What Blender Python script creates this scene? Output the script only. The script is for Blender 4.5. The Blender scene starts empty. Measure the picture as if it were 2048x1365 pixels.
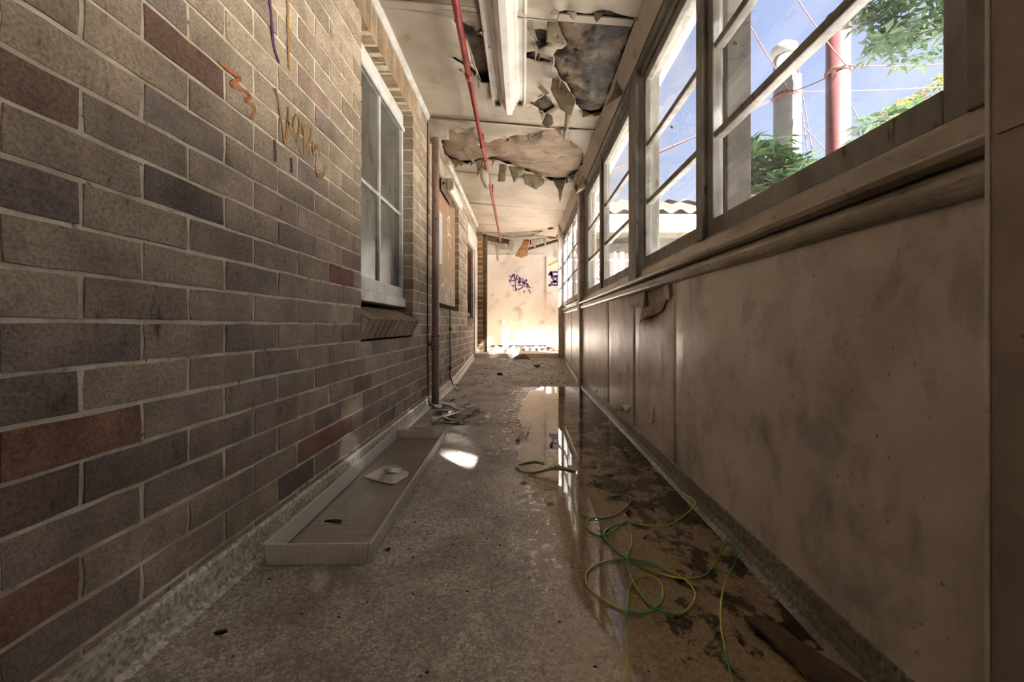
import bpy, bmesh, math, random
from mathutils import Vector, noise
from mathutils.geometry import delaunay_2d_cdt
random.seed(7)
sc = bpy.context.scene
COL = sc.collection
# ------------------------------------------------------------------ camera
F, CX, CY, CAMZ = 815.0, 1046.0, 652.0, 0.70
cam = bpy.data.objects.new('camera', bpy.data.cameras.new('camera')); COL.objects.link(cam)
cam.location = (0, 0, CAMZ); cam.rotation_euler = (math.pi/2, 0, 0)
cam.data.sensor_width = 36; cam.data.lens = F/2048*36
cam.data.shift_x = -(CX-1024)/2048; cam.data.shift_y = -(682.5-CY)/2048
cam.data.clip_start = 0.02
sc.camera = cam
vs = sc.view_settings
vs.view_transform = 'Standard'; vs.look = 'None'; vs.gamma = 1; vs.use_curve_mapping = False
vs.exposure = 2.4
# ------------------------------------------------------------------ world and sun
SKY_STRENGTH, SUN_STRENGTH = 0.26, 25.0
SUNV = Vector((-1.0, 1.3, -1.15)); SUNDIR = SUNV.normalized()          # direction the sunlight travels
w = bpy.data.worlds.new('sky'); sc.world = w; w.use_nodes = True
nt = w.node_tree; nt.nodes.clear()
def N(t, typ, **kw):
    n = t.nodes.new(typ)
    for k, v in kw.items(): setattr(n, k, v)
    return n
SAT = [1.0]
def S(r, g, b):
    l = .35*r+.5*g+.15*b; r, g, b = [l+(c-l)*SAT[0] for c in (r, g, b)]
    return tuple(((c/255)/12.92 if c/255 <= 0.04045 else ((c/255+0.055)/1.055)**2.4) for c in (r, g, b))+(1,)
def ramp(t, pts, src=None, interp='LINEAR'):
    n = N(t, 'ShaderNodeValToRGB'); n.color_ramp.interpolation = interp
    el = n.color_ramp.elements
    while len(el) < len(pts): el.new(0.5)
    for e, (p, c) in zip(el, pts):
        e.position = p; e.color = c if len(c) == 4 else tuple(c)+(1,)
    if src is not None: t.links.new(src, n.inputs[0])
    return n.outputs[0]
tc = N(nt, 'ShaderNodeTexCoord'); sx = N(nt, 'ShaderNodeSeparateXYZ'); nt.links.new(tc.outputs['Generated'], sx.inputs[0])
sky = ramp(nt, [(0.0, S(222, 226, 232)), (0.25, S(200, 212, 236)), (0.5, S(172, 188, 226)), (0.75, S(150, 172, 218)), (1, S(134, 160, 214))], sx.outputs['Z'])
nz = N(nt, 'ShaderNodeTexNoise'); nz.inputs['Scale'].default_value = 3.2; nz.inputs['Detail'].default_value = 6
nt.links.new(tc.outputs['Generated'], nz.inputs['Vector'])
cl = ramp(nt, [(0.52, (0, 0, 0)), (0.75, (.55, .55, .55))], nz.outputs['Fac'])
mx = N(nt, 'ShaderNodeMixRGB'); nt.links.new(cl, mx.inputs[0]); nt.links.new(sky, mx.inputs[1]); mx.inputs[2].default_value = S(225, 226, 232)
bg = N(nt, 'ShaderNodeBackground'); bg.inputs['Strength'].default_value = SKY_STRENGTH
ow = N(nt, 'ShaderNodeOutputWorld'); nt.links.new(mx.outputs[0], bg.inputs[0]); nt.links.new(bg.outputs[0], ow.inputs[0])
sun = bpy.data.objects.new('sun', bpy.data.lights.new('sun', 'SUN')); COL.objects.link(sun)
sun.data.energy = SUN_STRENGTH; sun.data.angle = math.radians(0.9); sun.data.color = (1.0, 0.97, 0.92)
sun.rotation_euler = SUNDIR.to_track_quat('-Z', 'Y').to_euler(); sun.location = (6, -8, 8)
# ------------------------------------------------------------------ projection helpers (photo pixel -> point on a real plane)
def at_depth(px, py, Y): return Vector(((px-CX)/F*Y, Y, CAMZ+(CY-py)/F*Y))
def on_floor(px, py, z=0.0):
    Y = (CAMZ-z)*F/(py-CY); return Vector(((px-CX)/F*Y, Y, z))
CEIL0, CSLOPE = 2.47, 0.078
def ceil_z(x): return CEIL0-CSLOPE*(x+0.81)
def on_ceil(px, py, off=0.0):
    X, H = (px-CX)/F, (CY-py)/F
    Y = (CEIL0-CAMZ-CSLOPE*0.81-off)/(H+CSLOPE*X); return Vector((X*Y, Y, CAMZ+H*Y))
def on_x(px, py, x):
    Y = x*F/(px-CX); return Vector((x, Y, CAMZ+(CY-py)/F*Y))
RAMP0, RAMP1, RSLOPE = 4.62, 6.75, 0.08
def floor_z(Y): return 0.0 if Y < RAMP0 else RSLOPE*(min(Y, RAMP1)-RAMP0)
UPPER = 0.24
# ------------------------------------------------------------------ materials
def newmat(name):
    m = bpy.data.materials.new(name); m.use_nodes = True; t = m.node_tree; t.nodes.clear()
    o = N(t, 'ShaderNodeOutputMaterial'); return m, t, o
def pos(t, scale=(1, 1, 1), space='world'):
    g = N(t, 'ShaderNodeNewGeometry') if space == 'world' else N(t, 'ShaderNodeTexCoord')
    mp = N(t, 'ShaderNodeMapping'); mp.inputs['Scale'].default_value = scale
    t.links.new(g.outputs['Position'] if space == 'world' else g.outputs['Object'], mp.inputs[0]); return mp.outputs[0]
def noise_n(t, vec, scale, detail=4, rough=0.55, dist=0.0):
    n = N(t, 'ShaderNodeTexNoise'); n.inputs['Scale'].default_value = scale; n.inputs['Detail'].default_value = detail
    n.inputs['Roughness'].default_value = rough; n.inputs['Distortion'].default_value = dist
    t.links.new(vec, n.inputs['Vector']); return n.outputs['Fac']
def mix(t, fac, a, b, mode='MIX'):
    n = N(t, 'ShaderNodeMixRGB', blend_type=mode)
    for i, v in ((0, fac), (1, a), (2, b)):
        if hasattr(v, 'is_linked'): t.links.new(v, n.inputs[i])
        elif i == 0: n.inputs[0].default_value = v
        else: n.inputs[i].default_value = v if len(v) == 4 else tuple(v)+(1,)
    return n.outputs[0]
def math_n(t, op, a, b=None, clamp=False):
    n = N(t, 'ShaderNodeMath', operation=op); n.use_clamp = clamp
    for i, v in ((0, a), (1, b)):
        if v is None: continue
        if hasattr(v, 'is_linked'): t.links.new(v, n.inputs[i])
        else: n.inputs[i].default_value = v
    return n.outputs[0]
def finish(t, o, color, rough=0.8, bump=None, bstr=0.3, bdist=0.01, spec=0.5, metal=0.0):
    p = N(t, 'ShaderNodeBsdfPrincipled')
    if hasattr(color, 'is_linked'): t.links.new(color, p.inputs['Base Color'])
    else: p.inputs['Base Color'].default_value = color
    if hasattr(rough, 'is_linked'): t.links.new(rough, p.inputs['Roughness'])
    else: p.inputs['Roughness'].default_value = rough
    p.inputs['Specular IOR Level'].default_value = spec; p.inputs['Metallic'].default_value = metal
    if bump is not None:
        b = N(t, 'ShaderNodeBump'); b.inputs['Strength'].default_value = bstr; b.inputs['Distance'].default_value = bdist
        t.links.new(bump, b.inputs['Height']); t.links.new(b.outputs[0], p.inputs['Normal'])
    t.links.new(p.outputs[0], o.inputs[0]); return p
def worn(name, c1, c2, scale=6, stretch=(1, 1, 1), lo=0.4, hi=0.65, rough=0.7, speck=None, sscale=60, slo=0.62, shi=0.7,
         bstr=0.15, bscale=80, bdist=0.004, spec=0.4, detail=6, space='world'):
    m, t, o = newmat(name); v = pos(t, stretch, space)
    c = ramp(t, [(lo, c1), (hi, c2)], noise_n(t, v, scale, detail, 0.6))
    if speck is not None:
        f = ramp(t, [(slo, (0, 0, 0)), (shi, (1, 1, 1))], noise_n(t, v, sscale, 3, 0.5))
        c = mix(t, f, c, speck)
    finish(t, o, c, rough, noise_n(t, v, bscale, 4), bstr, bdist, spec); return m
def brick_mat(name, stuff):
    m, t, o = newmat(name); v = pos(t)
    if stuff: a = N(t, 'ShaderNodeAttribute', attribute_name='Col'); base = a.outputs['Color']
    else: a = N(t, 'ShaderNodeObjectInfo'); base = a.outputs['Color']
    n1 = noise_n(t, v, 9, 5, 0.6); n2 = noise_n(t, v, 150, 4, 0.65); n3 = noise_n(t, pos(t, (1, 1, 0.35)), 26, 5, 0.7)
    c = mix(t, ramp(t, [(0.3, (.78, .78, .78)), (0.7, (1.2, 1.2, 1.2))], n1), base, base)
    c = mix(t, 1.0, base, ramp(t, [(0.3, (.72, .71, .70)), (0.72, (1.22, 1.22, 1.22))], n1), 'MULTIPLY')
    c = mix(t, 1.0, c, ramp(t, [(0.32, (.6, .58, .56)), (0.6, (1.1, 1.1, 1.1))], n2), 'MULTIPLY')
    c = mix(t, ramp(t, [(0.28, (.75, .75, .75)), (0.4, (0, 0, 0))], n3), c, S(52, 42, 36))
    finish(t, o, c, 0.92, n2, 0.5, 0.004, 0.2); return m
M = {}
SAT[0] = .85
M['brick'] = brick_mat('brick_face', False); M['brick_stuff'] = brick_mat('brick_face_many', True)
M['mortar'] = worn('mortar', S(222, 208, 178), S(186, 170, 140), 14, rough=0.95, speck=S(110, 98, 80), sscale=40, slo=.66, shi=.74, bstr=.6, bscale=90, bdist=.006)
SAT[0] = .7
# terrazzo floor: mosaic of chips, damp dirt, algae where the water stands
def floor_mat():
    m, t, o = newmat('terrazzo_floor'); v = pos(t)
    vo = N(t, 'ShaderNodeTexVoronoi', feature='F1'); vo.inputs['Scale'].default_value = 135; t.links.new(v, vo.inputs['Vector'])
    ve = N(t, 'ShaderNodeTexVoronoi', feature='DISTANCE_TO_EDGE'); ve.inputs['Scale'].default_value = 135; t.links.new(v, ve.inputs['Vector'])
    sp = N(t, 'ShaderNodeSeparateColor'); t.links.new(vo.outputs['Color'], sp.inputs[0])
    chip = ramp(t, [(0, S(150, 138, 124)), (0.45, S(186, 172, 158)), (1, S(216, 204, 188))], sp.outputs[0])
    c = mix(t, ramp(t, [(0.0, (.8, .8, .8)), (0.10, (0, 0, 0))], ve.outputs['Distance']), chip, S(104, 92, 80))
    dirt = noise_n(t, v, 3.2, 8, 0.65, 0.4)
    c = mix(t, ramp(t, [(0.42, (0, 0, 0)), (0.68, (.75, .75, .75))], dirt), c, S(112, 95, 76))
    sm = noise_n(t, v, 28, 5, 0.7)
    c = mix(t, ramp(t, [(0.62, (0, 0, 0)), (0.75, (.8, .8, .8))], sm), c, S(70, 58, 46))
    s = N(t, 'ShaderNodeSeparateXYZ'); t.links.new(pos(t), s.inputs[0])
    # damp strip towards the window wall
    wob = math_n(t, 'MULTIPLY', math_n(t, 'SUBTRACT', noise_n(t, v, 2.0, 5), 0.5), 0.5)
    xx = math_n(t, 'ADD', s.outputs['X'], wob)
    wet = ramp(t, [(0.42, (0, 0, 0)), (0.60, (1, 1, 1))], math_n(t, 'ADD', xx, 0.42))
    flat = ramp(t, [(0.0, (1, 1, 1)), (0.04, (0, 0, 0))], math_n(t, 'SUBTRACT', s.outputs['Y'], RAMP0))
    wet = math_n(t, 'MULTIPLY', wet, flat)
    c = mix(t, math_n(t, 'MULTIPLY', wet, 0.75), c, mix(t, 0.5, chip, S(206, 166, 118)))
    al = noise_n(t, v, 5.0, 9, 0.68, 0.8); al2 = noise_n(t, pos(t, (1, .6, 1)), 22, 7, 0.7)
    gx = ramp(t, [(0.10, (0, 0, 0)), (0.42, (.12, .12, .12)), (0.68, (.15, .15, .15))], s.outputs['X'])
    gy = math_n(t, 'MULTIPLY', math_n(t, 'SUBTRACT', s.outputs['Y'], 1.3, True), 0.10)
    am = math_n(t, 'ADD', math_n(t, 'MULTIPLY', al, 0.62), math_n(t, 'MULTIPLY', al2, 0.38))
    am = math_n(t, 'ADD', math_n(t, 'ADD', am, gx), math_n(t, 'MINIMUM', gy, 0.05))
    algae = math_n(t, 'MULTIPLY', ramp(t, [(0.635, (0, 0, 0)), (0.665, (1, 1, 1))], am), wet)
    c = mix(t, math_n(t, 'MULTIPLY', algae, 0.93), c, S(44, 34, 23))
    edge = ramp(t, [(0.30, (0, 0, 0)), (0.5, (1, 1, 1)), (0.62, (1, 1, 1))], math_n(t, 'ADD', xx, 0.45))
    rg = math_n(t, 'SUBTRACT', 0.72, math_n(t, 'MULTIPLY', math_n(t, 'MULTIPLY', edge, flat), ramp(t, [(.42, (0, 0, 0)), (.6, (.55, .55, .55))], noise_n(t, v, 26, 5, .7))))
    finish(t, o, c, rg, math_n(t, 'ADD', math_n(t, 'MULTIPLY', sm, 1.0), ve.outputs['Distance']), 0.35, 0.006, 0.5); return m
M['floor'] = floor_mat()
def terrazzo_skirt(name='terrazzo_skirting', dark=1.0):
    m, t, o = newmat(name); v = pos(t)
    vo = N(t, 'ShaderNodeTexVoronoi', feature='F1'); vo.inputs['Scale'].default_value = 110; t.links.new(v, vo.inputs['Vector'])
    sp = N(t, 'ShaderNodeSeparateColor'); t.links.new(vo.outputs['Color'], sp.inputs[0])
    c = ramp(t, [(0, S(150, 144, 126)), (0.5, S(198, 194, 178)), (1, S(226, 222, 210))], sp.outputs[0])
    c = mix(t, ramp(t, [(0.5, (0, 0, 0)), (0.75, (.7, .7, .7))], noise_n(t, v, 5, 6)), c, S(140, 120, 92))
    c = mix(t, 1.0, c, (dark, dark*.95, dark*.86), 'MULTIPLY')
    finish(t, o, c, 0.5, noise_n(t, v, 60), 0.1, 0.004); return m
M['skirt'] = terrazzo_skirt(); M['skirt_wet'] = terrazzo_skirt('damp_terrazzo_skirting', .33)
SAT[0] = .8
M['ceiling'] = worn('stained_ceiling_board', S(184, 170, 150), S(150, 134, 112), 1.9, lo=.42, hi=.72, rough=.6, speck=S(150, 128, 98), sscale=7, slo=.66, shi=.78, bstr=.1, bscale=30, bdist=.01)
SAT[0] = .62
def panel_mat():
    m, t, o = newmat('stained_wall_panel'); v = pos(t)
    c = ramp(t, [(0.3, S(164, 145, 128)), (0.62, S(206, 186, 168))], noise_n(t, v, 2.2, 7, 0.62))
    c = mix(t, ramp(t, [(0.48, (0, 0, 0)), (0.68, (.7, .7, .7))], noise_n(t, pos(t, (1, 1, .8)), 4.2, 9, .68, .4)), c, S(88, 72, 58))
    c = mix(t, ramp(t, [(0.62, (0, 0, 0)), (0.72, (.55, .55, .55))], noise_n(t, v, 34, 6, .7)), c, S(70, 56, 46))
    c = mix(t, ramp(t, [(0.70, (0, 0, 0)), (0.75, (.9, .9, .9))], noise_n(t, pos(t, (1, 1.6, 1)), 52, 3, .5)), c, S(50, 40, 34))
    b = noise_n(t, pos(t, (1, 2.0, .15)), 2.3, 2, .4)
    finish(t, o, c, 0.40, b, 0.35, 0.03, 0.45); return m
M['panel'] = panel_mat(); SAT[0] = .75
M['pier'] = worn('pier_board', S(142, 122, 105), S(108, 91, 78), 4, rough=.6, speck=S(60, 48, 40), sscale=50, slo=.7, shi=.78)
M['plaster'] = worn('end_wall_plaster', S(236, 220, 206), S(212, 192, 174), 1.6, lo=.42, hi=.75, rough=.75, speck=S(150, 128, 110), sscale=4, slo=.6, shi=.82, bstr=.1)
M['frame'] = worn('weathered_frame_paint', S(124, 118, 106), S(90, 80, 68), 9, (1, 1, .4), .4, .62, .5, S(70, 58, 46), 38, .64, .72, .3, 60)
M['outpost'] = worn('grey_outdoor_timber', S(60, 54, 46), S(42, 37, 32), 9, (1, 1, .3), rough=.8)
M['sill'] = worn('dirty_sill_paint', S(160, 144, 122), S(122, 104, 82), 8, (1, .4, 1), .38, .64, .28, S(74, 60, 48), 70, .62, .72, .4, 50)
M['white'] = worn('old_white_paint', S(214, 210, 200), S(184, 178, 164), 8, rough=.45, speck=S(120, 108, 92), sscale=30, slo=.7, shi=.78)
M['enamel'] = worn('white_enamel', S(222, 214, 202), S(196, 186, 170), 5, rough=.22, bstr=.03, spec=.6)
SAT[0] = .95
M['red'] = worn('red_pipe_paint', S(150, 48, 42), S(112, 34, 30), 12, rough=.38, speck=S(80, 30, 26), sscale=60)
SAT[0] = .7
M['brownpipe'] = worn('brown_pipe_paint', S(156, 118, 98), S(128, 96, 80), 9, (1, 1, .3), rough=.5, speck=S(70, 48, 40), sscale=40)
M['redframe'] = worn('oxide_red_paint', S(122, 54, 40), S(92, 40, 30), 12, rough=.6)
M['ply'] = worn('plywood', S(182, 134, 88), S(158, 112, 70), 7, (1, 1.5, .18), .35, .65, .65, S(140, 96, 60), 30, .66, .75)
M['insul'] = worn('mouldy_insulation', S(138, 110, 82), S(46, 37, 31), 5.5, lo=.38, hi=.56, rough=.5, speck=S(40, 28, 22), sscale=12, slo=.6, shi=.72, bstr=.5, bscale=16, bdist=.03, detail=9)
M['insul2'] = worn('tan_insulation', S(166, 132, 100), S(108, 84, 66), 3.4, (1, 1.6, 1), lo=.40, hi=.72, rough=.55, speck=S(72, 54, 42), sscale=9, slo=.62, shi=.78, bstr=.5, bscale=14, bdist=.03, detail=9)
M['orange'] = worn('orange_insulation', S(196, 128, 60), S(140, 80, 34), 20, rough=.9, bstr=.8, bscale=40, bdist=.02)
M['yellow'] = worn('yellow_wool', S(206, 166, 66), S(150, 114, 40), 26, rough=.95, bstr=.8, bscale=60, bdist=.02)
SAT[0] = .75
M['flap'] = worn('torn_paper_back', S(146, 126, 92), S(110, 92, 64), 9, rough=.75, speck=S(84, 64, 40), sscale=30)
M['flap_pale'] = worn('torn_paper_front', S(182, 168, 144), S(156, 140, 114), 7, rough=.65)
M['timber'] = worn('old_timber', S(104, 82, 52), S(58, 44, 28), 8, (.3, 3, 3), rough=.85)
M['plank'] = worn('wet_plank', S(98, 74, 52), S(48, 36, 26), 10, (4, .6, 4), .35, .65, .3)
M['void'] = worn('roof_void_timber', S(60, 50, 40), S(40, 32, 26), 6, rough=.9)
SAT[0] = .95
M['purple'] = worn('purple_spray', S(104, 72, 140), S(88, 60, 124), 30, rough=.6)
M['magenta'] = worn('purple_drip', S(96, 44, 92), S(84, 38, 80), 30, rough=.6)
M['orangespray'] = worn('orange_spray', S(196, 108, 52), S(164, 102, 50), 18, rough=.6)
M['ochrespray'] = worn('ochre_spray', S(168, 118, 56), S(146, 112, 68), 18, rough=.7)
M['yellowspray'] = worn('yellow_spray', S(216, 172, 48), S(204, 160, 52), 18, rough=.6)
M['whitespray'] = worn('white_spray', S(226, 220, 212), S(204, 192, 178), 24, rough=.6)
M['cyan'] = worn('cyan_spray', S(90, 214, 222), S(80, 196, 210), 24, rough=.6)
M['dark'] = worn('dark_strip', S(62, 58, 54), S(44, 40, 38), 9, rough=.7)
M['concrete'] = worn('yard_concrete', S(205, 200, 192), S(182, 177, 168), 2, rough=.9)
M['wingwall'] = worn('wing_render', S(88, 82, 75), S(74, 68, 62), 3, rough=.85)
M['fascia'] = worn('white_fascia', S(226, 222, 214), S(208, 202, 192), 4, rough=.6)
M['gutter'] = worn('olive_gutter', S(84, 82, 54), S(68, 66, 44), 5, rough=.6)
M['tile'] = worn('terracotta_tile', S(106, 80, 58), S(76, 56, 42), 12, rough=.9, speck=S(100, 84, 66), sscale=30)
M['flue_red'] = worn('red_flue', S(80, 30, 27), S(46, 23, 22), 6, (1, 1, .3), .3, .7, .6, S(60, 34, 30), 20, .6, .72)
M['flue_white'] = worn('pale_flue', S(104, 102, 96), S(82, 80, 75), 6, (1, 1, .3), .35, .7, .7, S(100, 96, 90), 20, .64, .74)
M['wire'] = worn('rusty_wire', S(84, 44, 34), S(56, 32, 26), 20, rough=.7)
M['bark'] = worn('bark', S(96, 82, 66), S(66, 54, 42), 20, rough=.9)
M['flake'] = worn('paint_flake', S(222, 222, 220), S(188, 184, 176), 14, rough=.7, speck=S(110, 96, 80), sscale=40)
M['chunk'] = worn('plaster_chunk', S(214, 198, 176), S(170, 146, 118), 18, rough=.85)
M['litter'] = worn('dark_litter', S(58, 48, 40), S(34, 28, 24), 30, rough=.8)
M['notice'] = worn('faded_notice', S(190, 196, 188), S(168, 178, 168), 10, rough=.35)
M['greyplastic'] = worn('aged_plastic', S(150, 138, 112), S(126, 114, 92), 10, rough=.5)
M['print'] = worn('blue_green_print', S(96, 150, 140), S(120, 140, 170), 30, rough=.6)
def leafm(name, c1, c2):
    m, t, o = newmat(name); v = pos(t)
    c = ramp(t, [(.35, c1), (.65, c2)], noise_n(t, v, 6, 4))
    d = N(t, 'ShaderNodeBsdfPrincipled'); t.links.new(c, d.inputs['Base Color']); d.inputs['Roughness'].default_value = .4
    tr = N(t, 'ShaderNodeBsdfTranslucent'); t.links.new(c, tr.inputs[0])
    ms = N(t, 'ShaderNodeMixShader'); ms.inputs[0].default_value = .35
    t.links.new(d.outputs[0], ms.inputs[1]); t.links.new(tr.outputs[0], ms.inputs[2]); t.links.new(ms.outputs[0], o.inputs[0]); return m
M['leaf'] = leafm('leaf_green', S(34, 62, 35), S(62, 88, 50)); M['leaf2'] = leafm('leaf_yellow_green', S(78, 84, 30), S(104, 100, 40))
def glassm(name, dirt_lo, dirt_hi, dirt_max, tint=(.97, .98, 1)):
    m, t, o = newmat(name)
    tr = N(t, 'ShaderNodeBsdfTransparent'); tr.inputs[0].default_value = tuple(tint)+(1,)
    gl = N(t, 'ShaderNodeBsdfGlossy'); gl.inputs['Roughness'].default_value = .02
    g = N(t, 'ShaderNodeNewGeometry'); dn = N(t, 'ShaderNodeVectorMath', operation='DOT_PRODUCT')
    t.links.new(g.outputs['Incoming'], dn.inputs[0]); t.links.new(g.outputs['Normal'], dn.inputs[1])
    k = math_n(t, 'POWER', math_n(t, 'SUBTRACT', 1.0, math_n(t, 'ABSOLUTE', dn.outputs['Value']), True), 5.0)
    fr = math_n(t, 'ADD', math_n(t, 'MULTIPLY', k, .7), .03)
    m1 = N(t, 'ShaderNodeMixShader'); t.links.new(fr, m1.inputs[0]); t.links.new(tr.outputs[0], m1.inputs[1]); t.links.new(gl.outputs[0], m1.inputs[2])
    di = N(t, 'ShaderNodeBsdfDiffuse'); di.inputs[0].default_value = S(188, 184, 174)
    tl = N(t, 'ShaderNodeBsdfTranslucent'); tl.inputs[0].default_value = S(188, 184, 174)
    md = N(t, 'ShaderNodeMixShader'); md.inputs[0].default_value = .5; t.links.new(di.outputs[0], md.inputs[1]); t.links.new(tl.outputs[0], md.inputs[2])
    f = ramp(t, [(dirt_lo, (0.004,)*3), (dirt_hi, (dirt_max,)*3)], noise_n(t, pos(t, (1, 1, .5)), 7, 8, .7))
    m2 = N(t, 'ShaderNodeMixShader'); t.links.new(f, m2.inputs[0]); t.links.new(m1.outputs[0], m2.inputs[1]); t.links.new(md.outputs[0], m2.inputs[2])
    t.links.new(m2.outputs[0], o.inputs[0]); return m
M['glass'] = glassm('window_glass', .5, .85, .05); M['glass_dirty'] = glassm('filmed_window_glass', .3, .75, .22)
def darkglass():
    m, t, o = newmat('old_window_glass'); v = pos(t, (1, 1, .3))
    c = ramp(t, [(.4, S(74, 72, 62)), (.65, S(104, 102, 90))], noise_n(t, v, 5, 5))
    finish(t, o, c, .22, None, spec=.5); return m
M['darkglass'] = darkglass()
def waterm():
    m, t, o = newmat('standing_water')
    tr = N(t, 'ShaderNodeBsdfTransparent'); tr.inputs[0].default_value = (.93, .88, .78, 1)
    gl = N(t, 'ShaderNodeBsdfGlossy'); gl.inputs['Roughness'].default_value = .015
    b = N(t, 'ShaderNodeBump'); b.inputs['Strength'].default_value = .05; b.inputs['Distance'].default_value = .004
    t.links.new(noise_n(t, pos(t), 9, 3), b.inputs['Height']); t.links.new(b.outputs[0], gl.inputs['Normal'])
    fr = N(t, 'ShaderNodeFresnel'); fr.inputs['IOR'].default_value = 1.55
    ms = N(t, 'ShaderNodeMixShader'); t.links.new(fr.outputs[0], ms.inputs[0]); t.links.new(tr.outputs[0], ms.inputs[1]); t.links.new(gl.outputs[0], ms.inputs[2])
    t.links.new(ms.outputs[0], o.inputs[0]); return m
M['water'] = waterm()
def acrylic():
    m, t, o = newmat('prismatic_acrylic'); v = pos(t, (1, 1, 1), 'object')
    p = N(t, 'ShaderNodeBsdfPrincipled'); p.inputs['Base Color'].default_value = S(206, 198, 188); p.inputs['Roughness'].default_value = .3
    ch = N(t, 'ShaderNodeTexVoronoi'); ch.inputs['Scale'].default_value = 105; ch.inputs['Randomness'].default_value = 0.0; t.links.new(v, ch.inputs['Vector'])
    c = ramp(t, [(.12, S(246, 238, 228)), (.5, S(150, 138, 126))], ch.outputs['Distance'])
    c = mix(t, ramp(t, [(.45, (0, 0, 0)), (.7, (.7, .7, .7))], noise_n(t, v, 3.5, 6)), c, S(132, 116, 98)); t.links.new(c, p.inputs['Base Color'])
    b = N(t, 'ShaderNodeBump'); b.inputs['Strength'].default_value = .7; b.inputs['Distance'].default_value = .004
    t.links.new(ch.outputs['Distance'], b.inputs['Height']); t.links.new(b.outputs[0], p.inputs['Normal'])
    tl = N(t, 'ShaderNodeBsdfTranslucent'); tl.inputs[0].default_value = S(214, 204, 190)
    ms = N(t, 'ShaderNodeMixShader'); ms.inputs[0].default_value = .25; t.links.new(p.outputs[0], ms.inputs[1]); t.links.new(tl.outputs[0], ms.inputs[2])
    t.links.new(ms.outputs[0], o.inputs[0]); return m
M['acrylic'] = acrylic()
def acrylic_side():
    m, t, o = newmat('frosted_acrylic'); v = pos(t, (1, 1, 1), 'object')
    p = N(t, 'ShaderNodeBsdfPrincipled'); p.inputs['Roughness'].default_value = .2
    t.links.new(ramp(t, [(.4, S(250, 244, 238)), (.7, S(236, 228, 218))], noise_n(t, v, 4, 5)), p.inputs['Base Color'])
    tl = N(t, 'ShaderNodeBsdfTranslucent'); tl.inputs[0].default_value = S(226, 218, 206)
    ms = N(t, 'ShaderNodeMixShader'); ms.inputs[0].default_value = .4; t.links.new(p.outputs[0], ms.inputs[1]); t.links.new(tl.outputs[0], ms.inputs[2])
    t.links.new(ms.outputs[0], o.inputs[0]); return m
M['acrylic_side'] = acrylic_side()
def bagm():
    m, t, o = newmat('clear_plastic_bag')
    p = N(t, 'ShaderNodeBsdfPrincipled'); p.inputs['Base Color'].default_value = S(206, 194, 180); p.inputs['Roughness'].default_value = .3
    tr = N(t, 'ShaderNodeBsdfTransparent'); ms = N(t, 'ShaderNodeMixShader'); ms.inputs[0].default_value = .72
    t.links.new(tr.outputs[0], ms.inputs[1]); t.links.new(p.outputs[0], ms.inputs[2]); t.links.new(ms.outputs[0], o.inputs[0]); return m
M['bag'] = bagm()
def cablem():
    m, t, o = newmat('green_yellow_insulation'); v = pos(t)
    c = ramp(t, [(.42, S(44, 140, 84)), (.52, S(172, 180, 58))], noise_n(t, v, 5, 2))
    finish(t, o, c, .35); return m
M['cable'] = cablem()
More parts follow.
